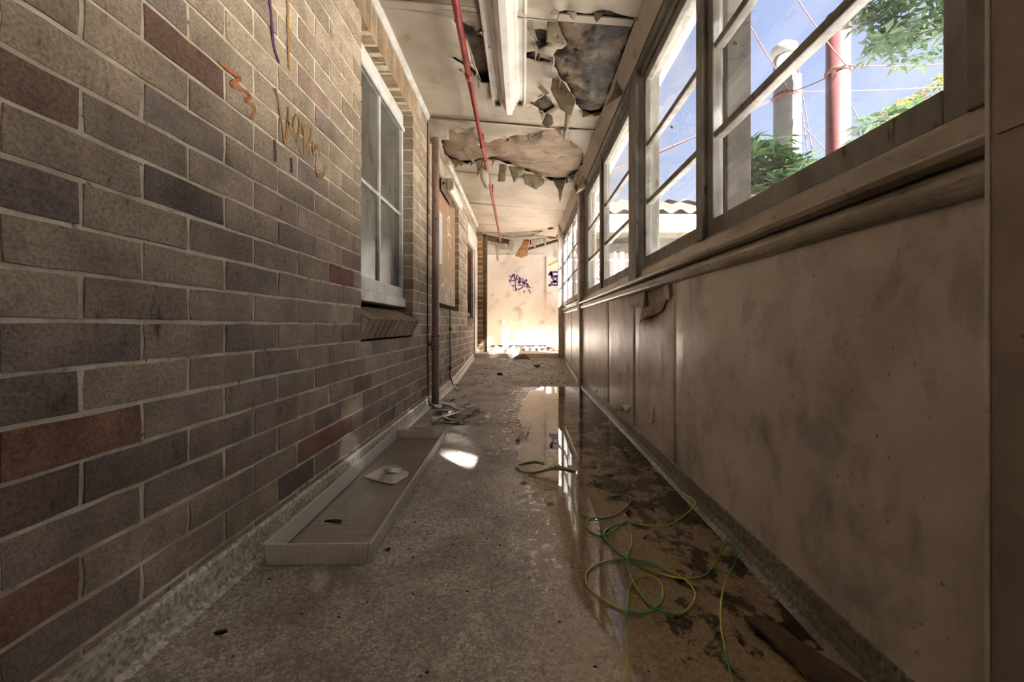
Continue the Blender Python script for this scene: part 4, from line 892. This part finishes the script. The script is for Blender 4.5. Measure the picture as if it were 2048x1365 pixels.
# ------------------------------------------------------------------ far room and the wing outside
WY = 7.0
wing = tag(empty('neighbouring_wing', (4.0, WY, 0)), 'sunlit wing outside with terracotta tile edge, white fascia and white window frames', 'building')
ow_ = Vector(wing.location)
def wg(name, a, b_, mat, bev=0.0):
    o = box_obj(name, tuple(Vector(a)-ow_), tuple(Vector(b_)-ow_), mat, None, bev); o.parent = wing; return o
wg('wall', (.76, WY, -.3), (9.5, WY+.12, .95), 'wingwall'); wg('wall', (.76, WY, 1.97), (9.5, WY+.12, 2.75), 'wingwall'); wg('wall', (2.9, WY, .95), (9.5, WY+.12, 1.97), 'wingwall')
for (x0, x1) in ((.76, .82), (1.215, 1.245), (1.56, 1.605), (1.665, 1.735), (2.25, 2.40), (2.84, 2.90)): wg('window_post', (x0, WY-.02, .95), (x1, WY+.06, 1.97), 'fascia', .004)
for zz in (.97, 1.46, 1.83): wg('window_rail', (.82, WY-.015, zz-.014), (2.84, WY+.05, zz+.014), 'fascia')
for (x0, x1) in ((.82, 1.215), (1.245, 1.56), (1.735, 2.25), (2.40, 2.84)): wg('pane', (x0, WY+.015, .97), (x1, WY+.02, 1.97), 'glass')
wg('eave_board', (.95, 6.62, 2.20), (9.5, WY, 2.24), 'wingwall'); wg('gutter', (.95, 6.56, 2.20), (9.5, 6.63, 2.33), 'gutter', .02); wg('fascia_board', (.95, 6.60, 2.33), (9.5, 6.66, 2.51), 'fascia')
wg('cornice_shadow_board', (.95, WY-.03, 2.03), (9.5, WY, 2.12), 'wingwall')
pf = []
tm = MB()
for k in range(24):
    x0 = .95+k*.30
    prof_t = [(x0+.30*i/8, 2.535+.035*math.sin(math.pi*2*i/8)) for i in range(9)]
    vs = [(x, 6.52, z) for x, z in prof_t]+[(x, 7.9, z+.55) for x, z in prof_t]+[(x, 6.52, z+.035) for x, z in prof_t]+[(x, 7.9, z+.585) for x, z in prof_t]
    fs = []
    for i in range(8): fs += [(i, i+1, 10+i, 9+i), (18+i, 27+i, 28+i, 19+i), (i, 18+i, 19+i, i+1)]
    MB().add([Vector(v)-ow_ for v in vs], fs).build('roof_tile', 'tile', wing, fix=True)
wg('roof_deck', (.95, 6.7, 2.46), (9.5, 8.6, 2.50), 'void')
def wpt(u, v): q = zo(1180, 460, 8.533); return at_depth(*q(u, v), WY+.012)-ow_
ribbon('graffiti', [smooth_path([wpt(u, v) for u, v in s], 5) for s in ([(105, 670), (130, 620), (170, 575), (205, 600), (195, 650), (105, 690), (120, 640)], [(105, 690), (170, 700), (205, 740), (180, 800), (130, 795), (95, 770)], [(150, 700), (235, 640)])], .018, (0, -1, 0), 'cyan', wing, 'cyan spray letter on the glass')
struct(box_obj('wall_far_right', (3.1, WY+.12, 0), (3.25, 8.35, 2.7), 'plaster'), 'plaster side wall of the far room', 'wall')
struct(box_obj('wall_far_left', (-1.3, 6.72, 0), (-1.2, 8.3, 2.7), 'plaster'), 'plaster left wall of the far room', 'wall')
ground = struct(box_obj('ground', (-30, -40, -.45), (60, 60, -.16), 'concrete'), 'pale concrete yard outside the windows', 'ground')  # yard out of view, kept pale to bounce sunlight indoors
# ------------------------------------------------------------------ things on the floor
# prismatic light diffuser lying on the floor
df = tag(empty('light_diffuser', (-.602, 1.192, 0.002), math.atan2(.028, 1.31)), 'clear prismatic plastic light diffuser tray lying beside the brick wall', 'diffuser')
TW, TL, TH = .145, 1.315, .060
V, T = sheet2d([(-TW, 0), (TW, 0), (TW, TL), (-TW, TL)], (), .06)
solid(MB().add([(v.x, v.y, .004+.003*math.sin(v.y*5)) for v in V], T).build('base_panel', 'acrylic', df, True), .004, 0)
def ribbed(y, name):
    n = 58; prof = []
    for i in range(n*2+1):
        x = -TW+2*TW*i/(2*n); prof.append((x, y-(.004 if i % 2 else .0005)))
    prof += [(TW, y+.004), (-TW, y+.004)]
    MB().prism_z(prof, .0, TH).build(name, 'acrylic_side', df)
ribbed(0.0, 'end_wall'); ribbed(TL, 'end_wall')
for s in (-1, 1):
    MB().prism([(s*TW, .0), (s*(TW+.005), TH), (s*(TW+.014), TH+.001), (s*(TW+.014), TH-.003), (s*(TW+.008), TH-.004), (s*(TW+.004), .0)], 0, TL).build('side_wall', 'acrylic_side', df, bevel=.001)
# plastic bag and dead leaf in the tray
bagpx = [(725, 953), (748, 942), (768, 931), (795, 930), (817, 940), (816, 950), (797, 961), (788, 968), (760, 962)]
bag2 = [tuple(on_floor(px, py, .02).xy) for px, py in bagpx]
V, T = sheet2d(bag2, (), .018)
bg_ = MB().add([(v.x, v.y, +.013+.014*abs(noise.noise(Vector((v.x*11, v.y*11, 2))))+.010*noise.noise(Vector((v.x*34, v.y*34, 5)))) for v in V], T).build('plastic_bag', 'bag', None, True)
solid(bg_, .001, 1); tag(bg_, 'crumpled clear plastic bag with printing, lying in the diffuser tray', 'bag')
pr = [tuple(on_floor(px, py, .035).xy) for px, py in ((768, 941), (778, 932), (802, 934), (800, 943), (784, 945))]
V, T = sheet2d(pr, (), .02); solid(MB().add([(v.x, v.y, .034+.010*noise.noise(Vector((v.x*20, v.y*20, 5)))) for v in V], T).build('printed_patch', 'notice', bg_, True), .001, 1)
pr = [tuple(on_floor(px, py, .037).xy) for px, py in ((766, 942), (776, 939), (784, 941), (776, 944))]
V, T = sheet2d(pr, (), .02); solid(MB().add([(v.x, v.y, .041) for v in V], T).build('printed_mark', 'print', bg_, True), .001, 1)
p = on_floor(680, 1045, .012)
lf = MB()
for i in range(9):
    t = i/8; lf.v += [(p.x-.055+.11*t, p.y-.014*math.sin(t*3.1)+.012*t, .012+.006*math.sin(t*6)), (p.x-.055+.11*t, p.y+.014*math.sin(t*3.1)+.012*t, .012+.006*math.sin(t*5+1))]
lf.f = [(2*i, 2*i+2, 2*i+3, 2*i+1) for i in range(8)]
tag(solid(lf.build('dead_leaf', 'litter', None, True), .0015, 1), 'dark dead leaf lying in the near half of the diffuser tray', 'leaf')
# puddle
pud = [(1158, 771.5), (1120, 770), (1085, 772), (1060, 786), (1044, 806), (1038, 830), (1046, 858), (1036, 890), (1040, 930), (1062, 958), (1082, 990), (1100, 1030), (1116, 1075), (1128, 1120), (1148, 1170), (1172, 1215), (1212, 1262), (1255, 1310), (1285, 1365), (1335, 1480)]
P2 = [tuple(on_floor(px, py, .003).xy) for px, py in pud]
P2 = [P2[0]]+[p_ for p_ in rough_edge(P2, .006, .05)[1:-60] if True][:0]+P2[1:]
edge2 = []
for i in range(len(P2)-1):
    a, e = Vector(P2[i]), Vector(P2[i+1]); n = max(1, int((e-a).length/.02))
    for k in range(n):
        q = a.lerp(e, k/n); edge2.append((q.x+.03*noise.noise(Vector((q.x*9, q.y*9, 1))), min(q.y+.02*noise.noise(Vector((q.x*9, q.y*9, 7))), RAMP0+.03)))
edge2 += [(RX-.034, .62), (RX-.034, RAMP0+.03)]
V, T = sheet2d(edge2, (), None)
tag(MB().add([(v.x, v.y, .0032) for v in V], T).build('puddle', 'water'), 'shallow standing puddle along the window side, mirroring the end wall', 'puddle', kind='stuff')
random.seed(21)
# small islands of water along the damp edge
mb = MB()
for k in range(260):
    yy = random.uniform(1.6, 4.4); xx = -.02-abs(random.gauss(0, .09))+.03*math.sin(yy*5); r0 = random.uniform(.004, .016)
    if yy < 2.2: xx += .12
    pts = [(xx+r0*random.uniform(.5, 1.5)*math.cos(a), yy+r0*random.uniform(.7, 2.0)*math.sin(a), .0022) for a in [2*math.pi*i/7 for i in range(7)]]
    mb.add(pts, [tuple(range(7))])
tag(mb.build('water_film', 'water', fix=False), 'scattered glinting wet patches along the puddle edge', 'water', kind='stuff')
# earth wires
q8 = zo(1050, 980, 3.546); q9 = zo(1000, 740, 3.413)
def wire(pts, label, q=q8, r=.0025, raise_=None, grp='green and yellow wires'):
    P = []
    for (u, v) in pts:
        z = .0075 if not raise_ else raise_.get((u, v), .0075); px, py = q(u, v); P.append(on_floor(px, py, z))
    return tag(MB().tube(smooth_path(P, 6), r, 8).build('earth_wire', 'cable', smooth=True), label, 'wire', grp)
wire([(760, 1700), (738, 1365), (722, 1200), (718, 1000), (725, 870), (740, 700), (790, 630), (860, 605), (930, 630), (975, 690), (975, 770), (930, 840), (880, 870), (800, 872), (700, 850), (600, 805), (500, 740), (440, 670), (432, 600), (480, 545), (560, 510), (680, 493), (780, 497), (900, 525), (1020, 575), (1130, 635), (1190, 700), (1205, 770), (1150, 850), (1090, 882), (1000, 870), (900, 830), (820, 740), (770, 660), (740, 580), (725, 490), (745, 430), (760, 380), (750, 290), (738, 215)],
     'green earth wire coiled in a wide loop in the puddle')
wire([(1540, 1700), (1470, 1365), (1430, 1180), (1395, 1000), (1388, 880), (1400, 740), (1440, 610), (1490, 520), (1495, 440), (1450, 370), (1400, 420), (1350, 530), (1290, 600), (1200, 628), (1080, 625), (950, 595), (850, 560), (760, 510), (680, 460), (600, 390), (560, 340), (560, 300), (620, 260), (720, 235)],
     'green earth wire arching up beside the right skirting', raise_={(1440, 610): .03, (1490, 520): .07, (1495, 440): .10, (1450, 370): .12, (1400, 420): .09, (1350, 530): .04})
wire([(722, 215), (640, 280), (560, 325), (500, 320), (440, 270), (435, 230), (470, 200), (560, 205), (650, 180), (720, 120), (750, 80)], 'short wire curl touching the reflected window')
wire([(760, 240), (900, 255), (1030, 245), (1120, 190), (1190, 130), (1210, 95), (1180, 60), (1120, 30)], 'wire running from the rusty clip to the skirting', raise_={(1210, 95): .03, (1190, 130): .02, (1180, 60): .02})
wire([(385, 110), (388, 140), (420, 180), (460, 197)], 'very short wire end at the puddle edge', r=.0026)
wire([(300, 635), (230, 625), (150, 640), (118, 655), (150, 690), (230, 700), (330, 675), (400, 670), (510, 690), (450, 672), (380, 655)], 'olive wire loop lying across the mirrored end wall', q=q9, r=.004)
p = on_floor(*q8(735, 170), .012)
rc = MB()
for k in range(9):
    a = random.uniform(0, 6.28); rc.tube([(p.x, p.y, .006), (p.x+.012*math.cos(a), p.y+.012*math.sin(a), .012+random.uniform(0, .012))], .004, 6)
tag(rc.build('wire_clip', 'wire'), 'small rusty clip binding the wires in the puddle', 'clip')
# plank at lower right
pk = [on_floor(1488, 1245, .004), on_floor(1545, 1262, .004), on_floor(1790, 1400, .004), on_floor(1650, 1400, .004), on_floor(1535, 1290, .004)]
pk2 = [(min(v.x, RX-.036), v.y) for v in pk]; V, T = sheet2d(rough_edge(pk2, .004, .03), (), .05)
po = MB().add([(v.x, v.y, .016+.25*max(0, v.x-.45)*.3) for v in V], T).build('plank', 'plank', None); solid(po, .012, 1); tag(po, 'dark wet splintered plank lying by the skirting at lower right', 'plank')
# paint flakes by the downpipe
random.seed(14)
def flake(pxc, pyc, size, mat, name, label, cat, grp, z=.004, tilt=.2, asp=.6):
    c = on_floor(pxc, pyc, z); c.z = floor_z(c.y)+z; n = random.randint(5, 8); a0 = random.uniform(0, 6)
    pts = []
    for i in range(n):
        a = a0+2*math.pi*i/n; r_ = size*random.uniform(.6, 1.15); pts.append((r_*math.cos(a), r_*asp*math.sin(a)))
    tx, ty = random.uniform(-tilt, tilt), random.uniform(-tilt, tilt)
    vs = [(x, y, tx*x+ty*y+.003*math.sin(x*60)) for x, y in pts]; mz = min(v[2] for v in vs)
    vs = [(x, y, zz-mz) for x, y, zz in vs]; vs += [(x, y, zz+.004) for x, y, zz in vs]
    fs = [tuple(range(n-1, -1, -1)), tuple(range(n, 2*n))]+[(i, (i+1) % n, n+(i+1) % n, n+i) for i in range(n)]
    o = MB().add(vs, fs).build(name, mat); o.location = c; return tag(o, label, cat, grp)
GRP = 'flakes fallen by the downpipe'
flake(897, 813, .10, 'flake', 'paint_flake', 'pale flat flake at the back of the heap by the downpipe', 'paint flake', GRP, .012)
flake(885, 826, .12, 'flake', 'paint_flake', 'large bluish-white flake tilted on the heap by the downpipe', 'paint flake', GRP, .014, .3)
flake(893, 838, .13, 'flake', 'paint_flake', 'broad curled flake at the front of the heap by the downpipe', 'paint flake', GRP, .004, .25)
for k in range(60):
    flake(min(max(random.gauss(908, 28), 872), 985), random.uniform(806, 848), random.uniform(.015, .06), random.choice(['flake', 'flake', 'flake', 'chunk']), 'paint_flake', 'small paint flake in the heap by the downpipe', 'paint flake', GRP, random.uniform(.002, .02), .5)
for (px, py) in ((927, 797), (937, 811), (905, 803)): flake(px, py, .025, 'litter', 'paint_flake', 'dark curled flake just behind the heap by the downpipe', 'paint flake', 'dark flakes behind the heap', .003, .5)
# rubble on the far landing
random.seed(5); placed = []
for k in range(60):
    r0 = random.uniform(.02, .06)
    for _ in range(60):
        x = random.uniform(-.58, .55); y = random.uniform(7.4, 8.2)
        if all(math.hypot(x-a, y-c) > 1.35*(r0+d) for a, c, d in placed): break
    else: continue
    placed.append((x, y, r0))
    bm = bmesh.new(); bmesh.ops.create_icosphere(bm, subdivisions=1, radius=r0)
    for v in bm.verts: v.co = Vector((v.co.x*random.uniform(.7, 1.4), v.co.y*random.uniform(.7, 1.3), v.co.z*random.uniform(.4, .9)))
    mz = min(v.co.z for v in bm.verts); me = bpy.data.meshes.new('plaster_chunk'); bm.to_mesh(me); bm.free(); mk = random.choice(['chunk', 'chunk', 'flake', 'plaster', 'insul2']); me.materials.append(M[mk])
    o = bpy.data.objects.new('plaster_chunk', me); COL.objects.link(o); o.location = (x, y, UPPER-.003-mz); tag(o, {'chunk': 'tan', 'flake': 'white', 'plaster': 'cream', 'insul2': 'brown'}[mk]+(' large' if r0 > .045 else ' small' if r0 < .03 else '')+' lump of plaster rubble strewn before the end panel', 'rubble', 'rubble on the far landing')
o = tag(MB().add([(-.17, 6.60, .166), (.12, 6.55, .164), (.02, 6.72, .235), (-.13, 6.74, .20), (-.17, 6.60, .160), (.12, 6.55, .158), (.02, 6.72, .229), (-.13, 6.74, .194)], [(0, 1, 2, 3), (7, 6, 5, 4), (0, 4, 5, 1), (1, 5, 6, 2), (2, 6, 7, 3), (3, 7, 4, 0)]).build('loose_board', 'timber'), 'dark loose board leaning on the step edge', 'board')
# litter on the floor: too small to count
random.seed(9)
mb = MB()
for k in range(900):
    if k < 260: yy = random.uniform(.8, 3.6); xx = random.uniform(-.72, .3)
    elif k < 700: yy = random.uniform(4.7, 6.7); xx = random.uniform(-.6, .6)
    else: yy = random.uniform(2.0, 4.5); xx = random.gauss(-.25, .12)
    z = floor_z(yy)+.001; r0 = random.uniform(.0012, .0042)*(2.6 if 320 <= k < 700 else 1); n = 5; a0 = random.uniform(0, 6)
    pts = [(xx+r0*random.uniform(.4, 2.0)*math.cos(a0+6.283*i/n), yy+r0*random.uniform(.4, 1.2)*math.sin(a0+6.283*i/n)) for i in range(n)]
    mb.add([(x, y, floor_z(y)+.0005) for x, y in pts]+[(xx, yy, z+r0*.7)], [(i, (i+1) % n, n) for i in range(n)])
tag(mb.build('floor_litter', 'litter', floor, fix=False), kind='stuff')
flake(440, 1268, .018, 'litter', 'wood_splinter', 'black splinter on the terrazzo at lower left', 'splinter', None, .001, .05, .25)
flake(776, 1102, .012, 'litter', 'wood_splinter', 'small black crumb beside the diffuser corner', 'splinter', None, .001, .1, .6)
for (px, py, s_, lb) in ((1075, 735, .04, 'tan lump on the ramp in the middle'), (1000, 752, .03, 'dark crumpled scrap on the left of the ramp')):
    Y = 5.9 if py < 740 else 5.3; c = at_depth(px, py, Y); c.z = floor_z(Y)
    bm = bmesh.new(); bmesh.ops.create_icosphere(bm, subdivisions=2, radius=s_)
    for v in bm.verts: v.co = Vector((v.co.x*1.3, v.co.y, v.co.z*.6))*(1+.4*noise.noise(v.co*40))
    mz = min(v.co.z for v in bm.verts); me = bpy.data.meshes.new('debris_lump'); bm.to_mesh(me); bm.free(); me.materials.append(M['insul2' if px > 1050 else 'litter'])
    o = bpy.data.objects.new('debris_lump', me); COL.objects.link(o); o.location = (c.x, c.y, c.z-mz); tag(o, lb, 'debris')
# ------------------------------------------------------------------ outside: flues, wires, trees
def flue(px0, px1, py_top, Y, mat, label, cap):
    x = ((px0+px1)/2-CX)/F*Y; r_ = (px1-px0)/2/F*Y; ztop = CAMZ+(CY-py_top)/F*Y
    f = tag(empty('flue', (x, Y, -.16)), label, 'flue'); h = ztop+.16
    MB().tube([(0, 0, 0), (0, 0, h*.5), (0, 0, h)], [r_, r_*.99, r_*.97], 24).build('shaft', mat, f, True)
    zb = CAMZ+(CY-(195 if cap else 145))/F*Y+.16
    MB().tube([(0, 0, zb-.03), (0, 0, zb+.03)], r_*1.06, 20).build('strap_band', 'wire', f, True)
    if cap:
        MB().tube([(0, 0, h-.02), (0, 0, h+.05), (0, 0, h+.12), (0, 0, h+.2)], [r_*1.05, r_*1.2, r_*1.2, r_*.5], 20).build('cowl', mat, f, True)
        MB().box((r_*.5, -r_*.9, 0), (r_*1.15, -r_*.2, h*.93)).build('side_batten', 'flue_white', f)
    else: MB().tube([(0, 0, h-.25), (0, 0, h-.18)], r_*1.1, 20).build('rim', mat, f, True)
    return Vector((x, Y, zb-.16)), r_
pr_, rr = flue(1655, 1697, 30, 5.6, 'flue_red', 'thick rusty red flue seen through the nearest window', False)
pw, rw = flue(1549, 1588, 112, 6.3, 'flue_white', 'pale weathered flue with a cowl seen through the nearest window', True)
def guy(a, e, label, r=.008, sag=.04):
    a, e = Vector(a), Vector(e); tag(MB().tube([a.lerp(e, i/10)-Vector((0, 0, sag*math.sin(math.pi*i/10))) for i in range(11)], r, 6).build('guy_wire', 'wire', smooth=True), label, 'wire', 'guy wires of the flues')
guy(pr_+Vector((0, -rr, 0)), pw+Vector((0, -rw, 0)), 'rusty wire strung between the two flues')
guy(pr_+Vector((0, -rr, 0)), at_depth(2000, 118, 5.2), 'rusty wire running right from the red flue')
guy(pr_+Vector((0, -rr, 0)), at_depth(1570, -40, 4.6), 'rusty guy wire rising left from the red flue')
guy(pw+Vector((0, -rw, 0)), at_depth(1460, -20, 5.0), 'rusty guy wire rising left from the pale flue')
guy(pw+Vector((0, -rw, 0)), at_depth(1200, 350, 6.2), 'rusty wire running left from the pale flue behind the thick post', .007)
guy(pw+Vector((0, -rw, .04)), at_depth(1200, 358, 6.25), 'lower rusty wire running left from the pale flue', .007)
guy(pw+Vector((0, -rw, 0)), at_depth(2000, 165, 6.6), 'rusty wire passing behind the red flue')
guy(at_depth(1588, 120, 6.3), at_depth(1622, 345, 6.3), 'thin wire dropping beside the pale flue', .006, 0); guy(at_depth(1594, 125, 6.3), at_depth(1632, 345, 6.3), 'second thin wire dropping beside the pale flue', .006, 0)
guy(at_depth(1585, 230, 6.3), at_depth(1660, 310, 6.2), 'wire slanting down between the two flues', .006, 0); guy(at_depth(1693, 195, 5.6), at_depth(1740, 280, 5.6), 'wire slanting down right of the red flue', .006, 0)
def whorl(mb, c, L, n, rnd, droop=.35, dirn=None):
    dirn = (dirn or Vector((rnd.uniform(-.6, .6), rnd.uniform(-.6, .6), 1))).normalized()
    a = dirn.orthogonal().normalized(); b_ = dirn.cross(a); ph = rnd.uniform(0, 6)
    for k in range(n):
        an = ph+6.283*k/n+rnd.uniform(-.2, .2); out = (a*math.cos(an)+b_*math.sin(an)+dirn*rnd.uniform(-.1, .5)).normalized()
        l = L*rnd.uniform(.7, 1.1); side = out.cross(dirn).normalized()*l*.17
        p0 = c+out*l*.12; p1 = c+out*l*.5+Vector((0, 0, -droop*l*.12)); p2 = c+out*l+Vector((0, 0, -droop*l*.55)); k0 = len(mb.v); fold = dirn*l*.04
        mb.v += [tuple(p0), tuple(p1+side+fold), tuple(p2), tuple(p1-side+fold), tuple(p1)]
        mb.f += [(k0, k0+1, k0+4), (k0+1, k0+2, k0+4), (k0, k0+4, k0+3), (k0+4, k0+2, k0+3)]
def tree(name, label, base, blobs, n, L, leaflets, mat, seed, trunk_r=.05, carve=None, grp='trees outside the windows'):
    rnd = random.Random(seed); t = tag(empty(name, base), label, 'tree', grp); B = Vector(base); mb = MB()
    tot = sum(bl[1].x*bl[1].y*bl[1].z for bl in blobs)
    tr_ = MB()
    for (c, rad, wgt) in blobs:
        tr_.tube(smooth_path([Vector((0, 0, 0)), Vector(((c.x-B.x)*.25, (c.y-B.y)*.25, (c.z-B.z)*.45)), c-B], 5), [trunk_r*(1 if wgt > .02 else .12)*(1-.8*i/10) for i in range(11)], 7)
        for k in range(int(n*wgt)):
            while True:
                d = Vector((rnd.uniform(-1, 1), rnd.uniform(-1, 1), rnd.uniform(-1, 1)))
                if d.length < 1: break
            p = Vector((c.x+d.x*rad.x, c.y+d.y*rad.y, c.z+d.z*rad.z))
            if carve and carve(p, L): continue
            whorl(mb, p-B, L, leaflets, rnd)
    tr_.build('trunk', 'bark', t, True); mb.build('foliage', mat, t, fix=False)['kind'] = 'stuff'; return t
V3 = Vector
def blob(px, py, Y, rx, ry, rz, wgt=1.0): return (at_depth(px, py, Y), V3((rx, ry, rz)), wgt)
tree('umbrella_tree', 'leafy green shrub rising outside the nearest window before the pale flue', (2.6, 4.0, -.16), [blob(1515, 330, 4.0, .26, .3, .26, .5), blob(1575, 365, 4.0, .2, .3, .2, .3), blob(1505, 395, 4.0, .2, .3, .2, .2)], 84, .22, 8, 'leaf', 3, .014)
tree('umbrella_tree', 'broad-leaved green shrub outside the nearest window right of the red flue', (2.9, 3.0, -.16), [blob(1790, 262, 3.0, .26, .25, .20, .5), blob(1890, 250, 3.0, .3, .3, .22, .5)], 46, .17, 6, 'leaf', 5, .012)
tree('gum_tree', 'yellow-green tree far beyond the red flue', (10.5, 12.0, -.16), [blob(1890, 215, 12.0, 1.1, 1.0, .85, .6), blob(1800, 235, 12, .5, .8, .4, .2)], 420, .22, 6, 'leaf2', 8, .12)
# overhanging tree, unseen crown shaped to block sun; gaps cut along rays for dapples
gaps = []
for (px, py, r_) in ((912, 868, .03), (921, 886, .05), (938, 910, .06), (936, 926, .03), (878, 930, .06), (866, 942, .03), (985, 915, .035), (1001, 926, .03), (973, 943, .04), (1000, 808, .045), (985, 812, .04), (1020, 805, .04), (1110, 905, .03)):
    gaps.append((on_floor(px, py, 0), r_*.7))
gaps += [(V3((.67, 1.55, 1.72)), .03), (V3((.67, 1.57, 1.60)), .025), (V3((.66, 2.40, 1.45)), .03), (V3((.66, 2.40, 1.62)), .02), (V3((.70, 1.56, 1.45)), .02)]
def carve(p, L):
    for g, r_ in gaps:
        d = p-g; t = d.dot(-SUNDIR)
        if (d+SUNDIR*t).length < r_+L*.26: return True
    return False
def sunpt(x, y, z, t): return V3((x, y, z))-SUNV*t
tree('shade_tree', 'large overhanging tree whose leaves hang across the top right of the nearest window', (4.6, -2.2, -.16),
     [(sunpt(.72, .7, 1.6, 3.0), V3((1.0, 1.3, 1.1)), .19), (sunpt(.72, 1.9, 1.6, 3.0), V3((1.0, 1.3, 1.1)), .19), (sunpt(.72, 3.1, 1.6, 3.0), V3((1.0, 1.3, 1.1)), .19), (sunpt(.72, 4.2, 1.6, 3.0), V3((1.0, 1.1, 1.1)), .17), (sunpt(.72, 5.3, 1.6, 3.0), V3((1.0, 1.0, 1.0)), .03), (sunpt(.72, -.5, 1.6, 3.0), V3((1.0, 1.3, 1.1)), .17), (sunpt(.72, -1.6, 1.6, 3.0), V3((1.0, 1.1, 1.1)), .16), blob(1830, 40, 3.0, .30, .3, .2, .006), blob(1765, 85, 3.0, .14, .2, .1, .002), blob(1880, 90, 3.0, .16, .3, .12, .0025), blob(1750, 15, 3.0, .16, .2, .10, .002)],
     8200, .13, 6, 'leaf', 11, .14, carve)
